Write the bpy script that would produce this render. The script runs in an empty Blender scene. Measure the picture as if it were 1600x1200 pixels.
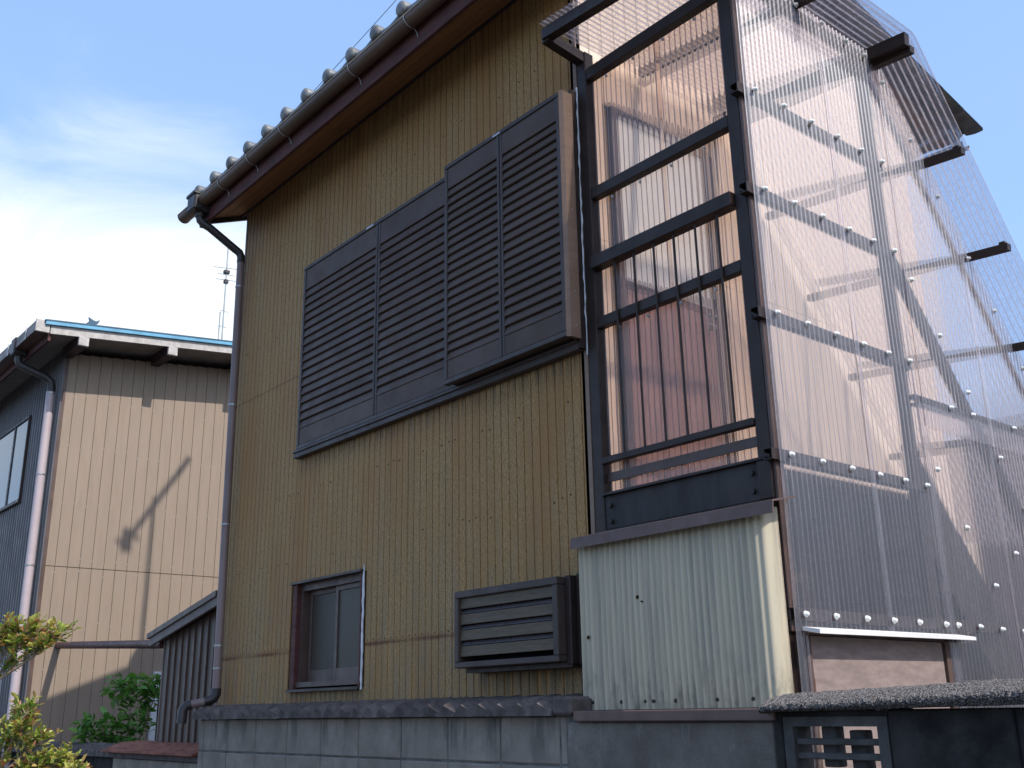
import bpy, math, random
from mathutils import Matrix, Vector
random.seed(7)
R_ = math.radians
scene = bpy.context.scene
COL = scene.collection

# ------------------------------------------------------------------ camera
cam = bpy.data.cameras.new('camera')
cam.sensor_width = 36.0
cam.lens = 36.455
cam.clip_start = 0.05
cam.clip_end = 3000
camo = bpy.data.objects.new('camera', cam)
COL.objects.link(camo)
YAW, PITCH, ROLL = R_(49.823), R_(17.4355), R_(-1.018)
fw = Vector((-math.sin(YAW) * math.cos(PITCH), math.cos(YAW) * math.cos(PITCH), math.sin(PITCH)))
rt = Vector((math.cos(YAW), math.sin(YAW), 0))
up = rt.cross(fw)
rt2 = rt * math.cos(ROLL) + up * math.sin(ROLL)
up2 = up * math.cos(ROLL) - rt * math.sin(ROLL)
camo.matrix_world = Matrix(((rt2.x, up2.x, -fw.x, 3.24), (rt2.y, up2.y, -fw.y, -3.2), (rt2.z, up2.z, -fw.z, 1.5), (0, 0, 0, 1)))
scene.camera = camo

# ------------------------------------------------------------------ sky, sun, exposure
SUN = Vector((0.715, 0.085, 0.70)).normalized()
elev = math.asin(SUN.z)
world = bpy.data.worlds.new('World')
scene.world = world
world.use_nodes = True
wt = world.node_tree
wt.nodes.clear()
wo = wt.nodes.new('ShaderNodeOutputWorld')
bg = wt.nodes.new('ShaderNodeBackground')
sky = wt.nodes.new('ShaderNodeTexSky')
sky.sky_type = 'NISHITA'
sky.sun_disc = False
sky.sun_elevation = elev
sky.sun_rotation = math.atan2(SUN.x, SUN.y)
sky.air_density = 1.0
sky.dust_density = 1.6
sky.ozone_density = 1.5
bg.inputs['Strength'].default_value = 0.15


def wnode(t, **k):
    n = wt.nodes.new(t)
    for a, b in k.items():
        setattr(n, a, b)
    return n


def wmath(op, a, b=None, clamp=False):
    n = wnode('ShaderNodeMath', operation=op, use_clamp=clamp)
    for i, v in enumerate((a, b)):
        if v is None:
            continue
        if hasattr(v, 'is_linked'):
            wt.links.new(v, n.inputs[i])
        else:
            n.inputs[i].default_value = v
    return n.outputs[0]


tc = wnode('ShaderNodeTexCoord')
# a bank of thin high cloud standing low in the west, wisps elsewhere
cdir = Vector((-0.965, 0.262, 0.0)).normalized()
dot = wnode('ShaderNodeVectorMath', operation='DOT_PRODUCT')
wt.links.new(tc.outputs['Generated'], dot.inputs[0])
dot.inputs[1].default_value = cdir
mp = wnode('ShaderNodeMapping')
mp.inputs['Scale'].default_value = (2.4, 2.4, 5.0)
mp.inputs['Rotation'].default_value = (0.35, 0.2, 0.0)
wt.links.new(tc.outputs['Generated'], mp.inputs[0])
nz = wnode('ShaderNodeTexNoise')
nz.inputs['Scale'].default_value = 1.7
nz.inputs['Detail'].default_value = 9
nz.inputs['Roughness'].default_value = 0.6
nz.inputs['Distortion'].default_value = 0.9
wt.links.new(mp.outputs[0], nz.inputs['Vector'])
bank = wnode('ShaderNodeMapRange', interpolation_type='SMOOTHSTEP')       # towards the cloud bank
bank.inputs['From Min'].default_value = 0.72
bank.inputs['From Max'].default_value = 0.97
wt.links.new(dot.outputs['Value'], bank.inputs['Value'])
sz = wnode('ShaderNodeSeparateXYZ')
wt.links.new(tc.outputs['Generated'], sz.inputs[0])
low = wnode('ShaderNodeMapRange', interpolation_type='SMOOTHSTEP')        # denser towards the horizon
low.inputs['From Min'].default_value = 0.63
low.inputs['From Max'].default_value = 0.34
wt.links.new(sz.outputs[2], low.inputs['Value'])
near = wmath('MULTIPLY', bank.outputs[0], low.outputs[0])
dens = wmath('ADD', wmath('MULTIPLY', nz.outputs['Fac'], wmath('ADD', wmath('MULTIPLY', near, 0.45), 0.75)), wmath('MULTIPLY', near, 0.70))
cl = wnode('ShaderNodeMapRange', interpolation_type='SMOOTHSTEP')
cl.inputs['From Min'].default_value = 0.52
cl.inputs['From Max'].default_value = 1.22
wt.links.new(dens, cl.inputs['Value'])
mixw = wnode('ShaderNodeMix', data_type='RGBA')
wt.links.new(cl.outputs[0], mixw.inputs['Factor'])
veil = wnode('ShaderNodeMix', data_type='RGBA')          # thin bright haze all round
veil.inputs['Factor'].default_value = 0.45
wt.links.new(sky.outputs[0], veil.inputs['A'])
veil.inputs['B'].default_value = (2.3, 3.75, 6.7, 1)
wt.links.new(veil.outputs['Result'], mixw.inputs['A'])
mixw.inputs['B'].default_value = (4.8, 5.15, 5.4, 1)
wt.links.new(mixw.outputs['Result'], bg.inputs['Color'])
wt.links.new(bg.outputs[0], wo.inputs['Surface'])

sl = bpy.data.lights.new('sun', 'SUN')
sl.energy = 3.0
sl.angle = R_(0.53)
sl.color = (1.0, 0.955, 0.90)
so = bpy.data.objects.new('sun', sl)
so.rotation_euler = SUN.to_track_quat('Z', 'Y').to_euler()
so.location = SUN * 40
COL.objects.link(so)

vs = scene.view_settings
vs.view_transform = 'Standard'
vs.look = 'None'
vs.exposure = 0.62
vs.gamma = 1.0
vs.use_curve_mapping = False
scene.cycles.use_denoising = True
scene.cycles.max_bounces = 10
scene.cycles.transparent_max_bounces = 24
scene.cycles.sample_clamp_indirect = 6

# ------------------------------------------------------------------ materials


class NT:
    """small wrapper that builds one node material"""

    def __init__(self, name):
        self.m = bpy.data.materials.new(name)
        self.m.use_nodes = True
        self.t = self.m.node_tree
        self.t.nodes.clear()
        self.out = self.n('ShaderNodeOutputMaterial')

    def n(self, t, **k):
        x = self.t.nodes.new(t)
        for a, b in k.items():
            setattr(x, a, b)
        return x

    def set(self, sock, v):
        if hasattr(v, 'is_linked'):
            self.t.links.new(v, sock)
        elif isinstance(v, (tuple, list)) and len(v) == 3 and sock.type == 'RGBA':
            sock.default_value = (*v, 1)
        else:
            sock.default_value = v

    def math(self, op, a, b=0.0, clamp=False):
        x = self.n('ShaderNodeMath', operation=op, use_clamp=clamp)
        self.set(x.inputs[0], a)
        self.set(x.inputs[1], b)
        return x.outputs[0]

    def mix(self, f, a, b, blend='MIX'):
        x = self.n('ShaderNodeMix', data_type='RGBA', blend_type=blend)
        self.set(x.inputs['Factor'], f)
        self.set(x.inputs['A'], a)
        self.set(x.inputs['B'], b)
        return x.outputs['Result']

    def pos(self, scale=(1, 1, 1)):
        g = self.n('ShaderNodeNewGeometry')
        v = self.n('ShaderNodeVectorMath', operation='MULTIPLY')
        self.t.links.new(g.outputs['Position'], v.inputs[0])
        v.inputs[1].default_value = scale
        return v.outputs[0]

    def noise(self, scale, vec=None, detail=5, rough=0.55, dist=0.0):
        x = self.n('ShaderNodeTexNoise')
        x.inputs['Scale'].default_value = scale
        x.inputs['Detail'].default_value = detail
        x.inputs['Roughness'].default_value = rough
        x.inputs['Distortion'].default_value = dist
        self.t.links.new(vec if vec is not None else self.pos(), x.inputs['Vector'])
        return x.outputs['Fac']

    def ramp(self, v, lo, hi, a=0.0, b=1.0):
        x = self.n('ShaderNodeMapRange', interpolation_type='SMOOTHSTEP')
        self.set(x.inputs['Value'], v)
        x.inputs['From Min'].default_value = lo
        x.inputs['From Max'].default_value = hi
        x.inputs['To Min'].default_value = a
        x.inputs['To Max'].default_value = b
        return x.outputs[0]

    def rand(self):
        return self.n('ShaderNodeObjectInfo').outputs['Random']

    def bump(self, h, strength=0.3, dist=0.004):
        x = self.n('ShaderNodeBump')
        x.inputs['Strength'].default_value = strength
        x.inputs['Distance'].default_value = dist
        self.set(x.inputs['Height'], h)
        return x.outputs[0]

    def pbr(self, col, rough=0.6, spec=0.4, metal=0.0, normal=None, **kw):
        p = self.n('ShaderNodeBsdfPrincipled')
        self.set(p.inputs['Base Color'], col)
        self.set(p.inputs['Roughness'], rough)
        p.inputs['Specular IOR Level'].default_value = spec
        p.inputs['Metallic'].default_value = metal
        if normal is not None:
            self.t.links.new(normal, p.inputs['Normal'])
        for a, b in kw.items():
            self.set(p.inputs[a.replace('_', ' ')], b)
        self.t.links.new(p.outputs[0], self.out.inputs[0])
        return p

    def sep(self):
        s = self.n('ShaderNodeSeparateXYZ')
        self.t.links.new(self.n('ShaderNodeNewGeometry').outputs['Position'], s.inputs[0])
        return s.outputs


M = {}


def scale_c(c, k):
    return tuple(x * k for x in c)


def simple(name, col, rough=0.5, spec=0.4, var=0.25, vscale=6.0, metal=0.0, stretch=(1, 1, 1), bump=0.0, bscale=60, rnd=0.0):
    t = NT(name)
    f = t.noise(vscale, t.pos(stretch), 6, 0.6)
    f = t.ramp(f, 0.25, 0.75)
    c = t.mix(f, scale_c(col, 1 - var), scale_c(col, 1 + var))
    if rnd:
        r = t.rand()
        c = t.mix(t.math('MULTIPLY', r, rnd), c, scale_c(col, 0.55))
    rr = t.ramp(t.noise(vscale * 2.3, t.pos(stretch)), 0.3, 0.7, rough - 0.08, rough + 0.1)
    nrm = t.bump(t.noise(bscale, None, 4), bump) if bump else None
    t.pbr(c, rr, spec, metal, nrm)
    M[name] = t.m
    return t.m


def siding_mat(name, base, rust):
    t = NT(name)
    weave_h = t.noise(1.0, t.pos((60, 60, 260)), 2, 0.7)
    weave_v = t.noise(1.0, t.pos((260, 260, 40)), 2, 0.7)
    w = t.ramp(t.math('ADD', weave_h, weave_v), 0.82, 1.18)
    c = t.mix(w, scale_c(base, 0.52), scale_c(base, 1.45))
    big = t.ramp(t.noise(1.3, t.pos((1.6, 1.6, 0.6)), 4, 0.6), 0.35, 0.7)
    c = t.mix(t.math('MULTIPLY', big, 0.8), c, rust)
    st = t.ramp(t.noise(1.0, t.pos((26, 26, 0.9)), 5, 0.65), 0.45, 0.75)
    c = t.mix(t.math('MULTIPLY', st, 0.45), c, scale_c(base, 0.5))
    # grey mould growing upwards from the splash zone near the coping
    z = t.sep()
    low = t.ramp(z[2], 2.9, 1.5)
    g = t.ramp(t.noise(1.0, t.pos((14, 14, 2.5)), 5, 0.7), 0.38, 0.68)
    c = t.mix(t.math('MULTIPLY', t.math('MULTIPLY', low, g), 0.75), c, (0.20, 0.155, 0.10))
    # rust bleeding from the two horizontal sheet joints
    for zj, wdt, k in ((1.862, 0.020, 0.95), (3.678, 0.008, 0.6)):
        d = t.math('ABSOLUTE', t.math('SUBTRACT', t.math('ADD', z[2], t.math('MULTIPLY', t.noise(9.0), 0.012)), zj + 0.006))
        b = t.ramp(d, wdt, 0.002)
        b = t.math('MULTIPLY', b, t.ramp(t.noise(3.1), 0.3, 0.6, 0.35, 1.0))
        c = t.mix(t.math('MULTIPLY', b, k), c, (0.15, 0.05, 0.018))
    # black rain grime running down below the sills and the hood
    for zs, x0, x1, k, ln in ((3.084, -2.72, -0.02, 0.75, 0.16), (1.63, -2.7, -1.88, 0.7, 0.15), (1.675, -0.84, -0.04, 0.8, 0.2), (5.28, -3.7, 0.0, 0.5, 0.5)):
        m = t.math('MULTIPLY', t.ramp(z[2], zs - ln, zs), t.math('LESS_THAN', z[2], zs + 0.004))
        m = t.math('MULTIPLY', m, t.math('MULTIPLY', t.ramp(z[0], x0 - 0.02, x0 + 0.02), t.ramp(z[0], x1 + 0.02, x1 - 0.02)))
        m = t.math('MULTIPLY', m, t.ramp(t.noise(1.0, t.pos((40, 40, 2.0)), 4, 0.7), 0.36, 0.62))
        c = t.mix(t.math('MULTIPLY', m, k), c, (0.05, 0.045, 0.03))
    # pale worn weave, in long vertical washes
    pw = t.math('MULTIPLY', t.ramp(t.noise(1.0, t.pos((5, 5, 0.8)), 5, 0.7), 0.48, 0.66), t.ramp(w, 0.55, 0.95))
    c = t.mix(t.math('MULTIPLY', pw, 0.55), c, (0.34, 0.25, 0.155))
    r = t.rand()
    c = t.mix(t.math('MULTIPLY', r, 0.10), c, scale_c(base, 0.6))
    n = t.bump(t.math('ADD', weave_h, weave_v), 0.45, 0.004)
    t.pbr(c, 0.62, 0.3, 0, n)
    M[name] = t.m


siding_mat('house_siding', (0.345, 0.205, 0.074), (0.31, 0.145, 0.040))
simple('side_siding', (0.66, 0.52, 0.40), 0.65, 0.3, 0.1, 3.0, stretch=(9, 9, 1))  # paler than the real boards, makes up for sunlight lost in the sheets
simple('siding_groove', (0.16, 0.10, 0.042), 0.8, 0.1)
simple('core_dark', (0.03, 0.026, 0.022), 0.9, 0.1)
simple('shutter_brown', (0.082, 0.053, 0.040), 0.5, 0.22, 0.16, 4.0, rnd=0.12)
simple('shutter_frame', (0.056, 0.040, 0.034), 0.45, 0.3, 0.15, 5.0)
simple('side_cover', (0.20, 0.13, 0.09), 0.5, 0.35, 0.1, 5.0, stretch=(1, 1, 6))
simple('frame_dark', (0.032, 0.021, 0.017), 0.45, 0.25, 0.2, 8.0)
simple('frame_brown', (0.085, 0.053, 0.042), 0.45, 0.4, 0.2, 6.0)
simple('beam_black', (0.026, 0.020, 0.018), 0.55, 0.35, 0.5, 7.0, stretch=(1, 1, 0.3), bump=0.15)
simple('flashing_brown', (0.115, 0.07, 0.058), 0.5, 0.4, 0.22, 9.0)
simple('caulk_white', (0.62, 0.64, 0.66), 0.7, 0.2, 0.15, 20)
simple('red_wood', (0.088, 0.034, 0.029), 0.65, 0.25, 0.3, 7, stretch=(1, 3, 3))
simple('soffit_wood', (0.34, 0.165, 0.075), 0.65, 0.25, 0.28, 5, stretch=(0.6, 9, 9), rnd=0.35)
simple('bargeboard', (0.045, 0.028, 0.03), 0.6, 0.3, 0.3, 6)
simple('gutter_brown', (0.12, 0.07, 0.045), 0.42, 0.45, 0.3, 4, stretch=(0.5, 2, 2))
simple('gutter_lip', (0.35, 0.28, 0.2), 0.5, 0.4)  # paler than the gutter, the highlight along its edge is in the colour
simple('pipe_dark', (0.030, 0.025, 0.024), 0.42, 0.45, 0.2, 5)
simple('pipe_mauve', (0.20, 0.145, 0.135), 0.45, 0.4, 0.16, 5, stretch=(1, 1, 0.4))
simple('metal_wire', (0.35, 0.35, 0.34), 0.4, 0.5, 0.1, 5, metal=0.6)
simple('roof_tile', (0.165, 0.17, 0.172), 0.48, 0.4, 0.35, 14, rnd=0.35)
simple('door_frosted', (0.66, 0.65, 0.62), 0.5, 0.4, 0.05)
simple('door_red', (0.25, 0.15, 0.13), 0.55, 0.3, 0.15, 6, stretch=(4, 4, 0.5))
simple('landing_wood', (0.085, 0.05, 0.036), 0.7, 0.2, 0.3, 5, stretch=(8, 1, 1))
simple('shade_board_dark', (0.035, 0.026, 0.022), 0.8, 0.15, 0.3, 5)
simple('shade_board_brown', (0.16, 0.085, 0.05), 0.75, 0.2, 0.25, 5)
simple('plank_wood', (0.20, 0.12, 0.07), 0.7, 0.2, 0.2, 5, stretch=(8, 1, 8))
simple('plywood', (0.23, 0.175, 0.155), 0.75, 0.2, 0.2, 7, stretch=(6, 1.5, 5))
simple('awning_white', (0.62, 0.60, 0.57), 0.6, 0.3, 0.06)
simple('side_rails', (0.03, 0.025, 0.025), 0.4, 0.4)
simple('bolt_white', (0.70, 0.70, 0.66), 0.4, 0.4, 0.04)
simple('coping_grey', (0.115, 0.098, 0.09), 0.9, 0.15, 0.4, 16, bump=0.5, bscale=140, rnd=0.4)
simple('rust_sheet', (0.20, 0.07, 0.045), 0.7, 0.3, 0.45, 7, stretch=(1, 3, 1), bump=0.2)
simple('shed_metal', (0.12, 0.092, 0.072), 0.5, 0.4, 0.2, 5, stretch=(6, 6, 0.4))
simple('shed_trim', (0.16, 0.13, 0.115), 0.6, 0.3, 0.25, 6)
simple('neigh_tan', (0.262, 0.20, 0.147), 0.55, 0.3, 0.06, 3, stretch=(5, 5, 0.7), rnd=0.05)
simple('neigh_rib', (0.115, 0.11, 0.115), 0.42, 0.5, 0.2, 5, stretch=(5, 5, 0.4))
simple('neigh_groove', (0.13, 0.095, 0.068), 0.8, 0.1)
simple('old_white', (0.42, 0.39, 0.36), 0.75, 0.2, 0.22, 14)
simple('soffit_grey', (0.22, 0.20, 0.18), 0.75, 0.2, 0.15, 6)
simple('blue_roof', (0.10, 0.30, 0.44), 0.4, 0.5, 0.15, 6)
simple('pipe_pale', (0.42, 0.35, 0.36), 0.42, 0.45, 0.07, 4)
simple('alu_white', (0.55, 0.56, 0.57), 0.4, 0.5, 0.06)
simple('pole_maroon', (0.085, 0.035, 0.033), 0.5, 0.4, 0.25, 6)
simple('dark_inside', (0.01, 0.01, 0.011), 0.8, 0.1)
simple('bark', (0.26, 0.20, 0.15), 0.85, 0.1, 0.3, 30)
simple('louver_slat', (0.085, 0.060, 0.034), 0.5, 0.35, 0.2, 8, stretch=(1, 1, 9))
simple('louver_sky_sheen', (0.11, 0.095, 0.10), 0.35, 0.5, 0.12, 8)  # sky sheen on the slat shoulders, put into their colour
simple('rear_wall', (0.20, 0.13, 0.115), 0.8, 0.2, 0.15, 2)
simple('asphalt', (0.075, 0.073, 0.07), 0.9, 0.2, 0.25, 25, bump=0.3)
simple('openwork', (0.075, 0.070, 0.066), 0.9, 0.15, 0.35, 12, bump=0.4, bscale=120)
simple('ornament_blue', (0.03, 0.08, 0.13), 0.5, 0.4)
simple('nail_rust', (0.045, 0.022, 0.012), 0.9, 0.1)
simple('sticker', (0.42, 0.43, 0.46), 0.5, 0.3)


def block_mat():
    t = NT('concrete_block')
    base = (0.265, 0.225, 0.183)
    f = t.ramp(t.noise(5.0, None, 8, 0.65), 0.3, 0.72)
    c = t.mix(f, scale_c(base, 0.72), scale_c(base, 1.18))
    fine = t.ramp(t.noise(260, None, 3, 0.7), 0.35, 0.7)
    c = t.mix(t.math('MULTIPLY', fine, 0.35), c, scale_c(base, 0.55))
    z = t.sep()
    # black algae runs down from under the coping
    top = t.ramp(z[2], 1.20, 1.475)
    run = t.ramp(t.noise(1.0, t.pos((9, 9, 1.4)), 5, 0.7), 0.47, 0.68)
    c = t.mix(t.math('MULTIPLY', t.math('MULTIPLY', top, run), 0.8), c, (0.05, 0.052, 0.05))
    r = t.rand()
    c = t.mix(t.math('MULTIPLY', r, 0.35), c, scale_c(base, 0.6))
    t.pbr(c, 0.9, 0.15, 0, t.bump(t.noise(180, None, 4, 0.7), 0.35, 0.003))
    M['concrete_block'] = t.m
    t = NT('mortar')
    c = t.mix(t.ramp(t.noise(12), 0.3, 0.7), (0.07, 0.07, 0.065), (0.15, 0.15, 0.14))
    t.pbr(c, 0.95, 0.1)
    M['mortar'] = t.m
    t = NT('render_cement')
    c = t.mix(t.ramp(t.noise(3.5, None, 8, 0.65), 0.3, 0.7), (0.105, 0.090, 0.076), (0.195, 0.170, 0.145))
    sp = t.ramp(t.noise(200, None, 2, 0.6), 0.58, 0.66)
    c = t.mix(t.math('MULTIPLY', sp, 0.5), c, (0.05, 0.05, 0.05))
    eff = t.ramp(t.noise(1.0, t.pos((14, 14, 3)), 6, 0.75), 0.57, 0.75)
    c = t.mix(t.math('MULTIPLY', eff, 0.5), c, (0.34, 0.34, 0.34))
    t.pbr(c, 0.9, 0.15, 0, t.bump(t.noise(120, None, 4, 0.7), 0.4, 0.004))
    M['render_cement'] = t.m
    t = NT('dark_block')
    c = t.mix(t.ramp(t.noise(6.0, None, 8, 0.65), 0.3, 0.72), (0.013, 0.012, 0.012), (0.05, 0.045, 0.042))
    t.pbr(c, 0.92, 0.15, 0, t.bump(t.noise(120, None, 4, 0.7), 0.4, 0.004))
    M['dark_block'] = t.m
    t = NT('rough_coping')
    g = t.noise(230, None, 3, 0.75)
    c = t.mix(t.ramp(g, 0.42, 0.62), (0.030, 0.026, 0.024), (0.36, 0.33, 0.31))
    t.pbr(c, 0.95, 0.1, 0, t.bump(t.math('ADD', g, t.noise(70, None, 3, 0.7)), 1.0, 0.012))
    M['rough_coping'] = t.m


block_mat()


def poly_mat(name, tint, edge, haze, hazecol, refr=0.3, gloss=1.4):
    """thin corrugated sheet: tint deepens where the sheet is crossed obliquely, dust scatters, both faces reflect"""
    t = NT(name)
    lw = t.n('ShaderNodeLayerWeight')
    lw.inputs[0].default_value = 0.5
    ob = t.ramp(lw.outputs['Facing'], 0.12, 0.80)
    col = t.mix(ob, tint, edge)
    tr = t.n('ShaderNodeBsdfTransparent')
    t.set(tr.inputs[0], col)
    rf = t.n('ShaderNodeBsdfRefraction')
    t.set(rf.inputs['Color'], col)
    rf.inputs['Roughness'].default_value = 0.10
    rf.inputs['IOR'].default_value = 1.13
    m1 = t.n('ShaderNodeMixShader')
    m1.inputs[0].default_value = refr
    t.t.links.new(tr.outputs[0], m1.inputs[1])
    t.t.links.new(rf.outputs[0], m1.inputs[2])
    df = t.n('ShaderNodeBsdfDiffuse')
    tl = t.n('ShaderNodeBsdfTranslucent')
    t.set(df.inputs[0], hazecol)
    t.set(tl.inputs[0], hazecol)
    m2 = t.n('ShaderNodeMixShader')
    m2.inputs[0].default_value = 0.45
    t.t.links.new(df.outputs[0], m2.inputs[1])
    t.t.links.new(tl.outputs[0], m2.inputs[2])
    # dust lies unevenly in long streaks down the sheet
    d = t.ramp(t.noise(1.0, t.pos((60, 60, 1.2)), 5, 0.7), 0.3, 0.75, haze * 0.5, haze * 1.6)
    d = t.math('MULTIPLY', d, t.math('ADD', t.math('MULTIPLY', ob, 1.5), 0.7))
    m3 = t.n('ShaderNodeMixShader')
    t.set(m3.inputs[0], d)
    t.t.links.new(m1.outputs[0], m3.inputs[1])
    t.t.links.new(m2.outputs[0], m3.inputs[2])
    gl = t.n('ShaderNodeBsdfGlossy')
    gl.inputs['Roughness'].default_value = 0.36
    fac = t.math('ADD', 0.05, t.math('MULTIPLY', t.math('POWER', lw.outputs['Facing'], 3.0), 0.5))
    fac = t.math('MULTIPLY', fac, gloss, True)
    m4 = t.n('ShaderNodeMixShader')
    t.set(m4.inputs[0], fac)
    t.t.links.new(m3.outputs[0], m4.inputs[1])
    t.t.links.new(gl.outputs[0], m4.inputs[2])
    t.t.links.new(m4.outputs[0], t.out.inputs[0])
    M[name] = t.m


poly_mat('poly_clear', (0.97, 0.93, 0.91), (0.54, 0.45, 0.53), 0.080, (0.66, 0.56, 0.70), 0.45, 2.2)  # lavender of dust and edge tint also holds reflected sky
poly_mat('poly_bronze', (0.95, 0.83, 0.73), (0.30, 0.19, 0.19), 0.06, (0.55, 0.45, 0.46), 0.6, 1.5)
poly_mat('poly_roof', (0.95, 0.92, 0.92), (0.54, 0.50, 0.56), 0.28, (0.46, 0.45, 0.54), 0.25, 1.8)


def frp_mat():
    t = NT('white_frp')
    base = (0.56, 0.485, 0.345)
    s = t.ramp(t.noise(1.0, t.pos((16, 16, 1.0)), 6, 0.7), 0.4, 0.72)
    c = t.mix(t.math('MULTIPLY', s, 0.6), base, (0.24, 0.225, 0.19))
    z = t.sep()
    low = t.ramp(z[2], 1.75, 1.49)
    d = t.ramp(t.noise(1.0, t.pos((20, 20, 7)), 5, 0.7), 0.45, 0.7)
    c = t.mix(t.math('MULTIPLY', t.math('MULTIPLY', low, d), 0.75), c, (0.14, 0.12, 0.09))
    p = t.pbr(c, 0.38, 0.4)
    tl = t.n('ShaderNodeBsdfTranslucent')
    t.set(tl.inputs[0], (0.6, 0.6, 0.52))
    mx = t.n('ShaderNodeMixShader')
    mx.inputs[0].default_value = 0.15
    t.t.links.new(p.outputs[0], mx.inputs[1])
    t.t.links.new(tl.outputs[0], mx.inputs[2])
    t.t.links.new(mx.outputs[0], t.out.inputs[0])
    M['white_frp'] = t.m


frp_mat()


def glass_mat(name, col, rough, bump=0.0, spec=0.5):
    t = NT(name)
    n = t.bump(t.noise(140, None, 2), bump, 0.004) if bump else None
    t.pbr(col, rough, spec, 0, n)
    M[name] = t.m


glass_mat('frosted_glass', (0.048, 0.038, 0.027), 0.36, 0.5, 0.28)
glass_mat('sky_glass', (0.10, 0.14, 0.17), 0.08)


def leaf_mat(name):
    t = NT(name)
    a = t.n('ShaderNodeVertexColor')
    a.layer_name = 'leaf'
    p = t.pbr(a.outputs[0], 0.38, 0.45)
    tl = t.n('ShaderNodeBsdfTranslucent')
    c = t.mix(1.0, a.outputs[0], (1.5, 1.6, 0.8), 'MULTIPLY')
    t.set(tl.inputs[0], c)
    mx = t.n('ShaderNodeMixShader')
    mx.inputs[0].default_value = 0.35
    t.t.links.new(p.outputs[0], mx.inputs[1])
    t.t.links.new(tl.outputs[0], mx.inputs[2])
    t.t.links.new(mx.outputs[0], t.out.inputs[0])
    M[name] = t.m


leaf_mat('leaf')

# ------------------------------------------------------------------ mesh helpers


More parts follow.
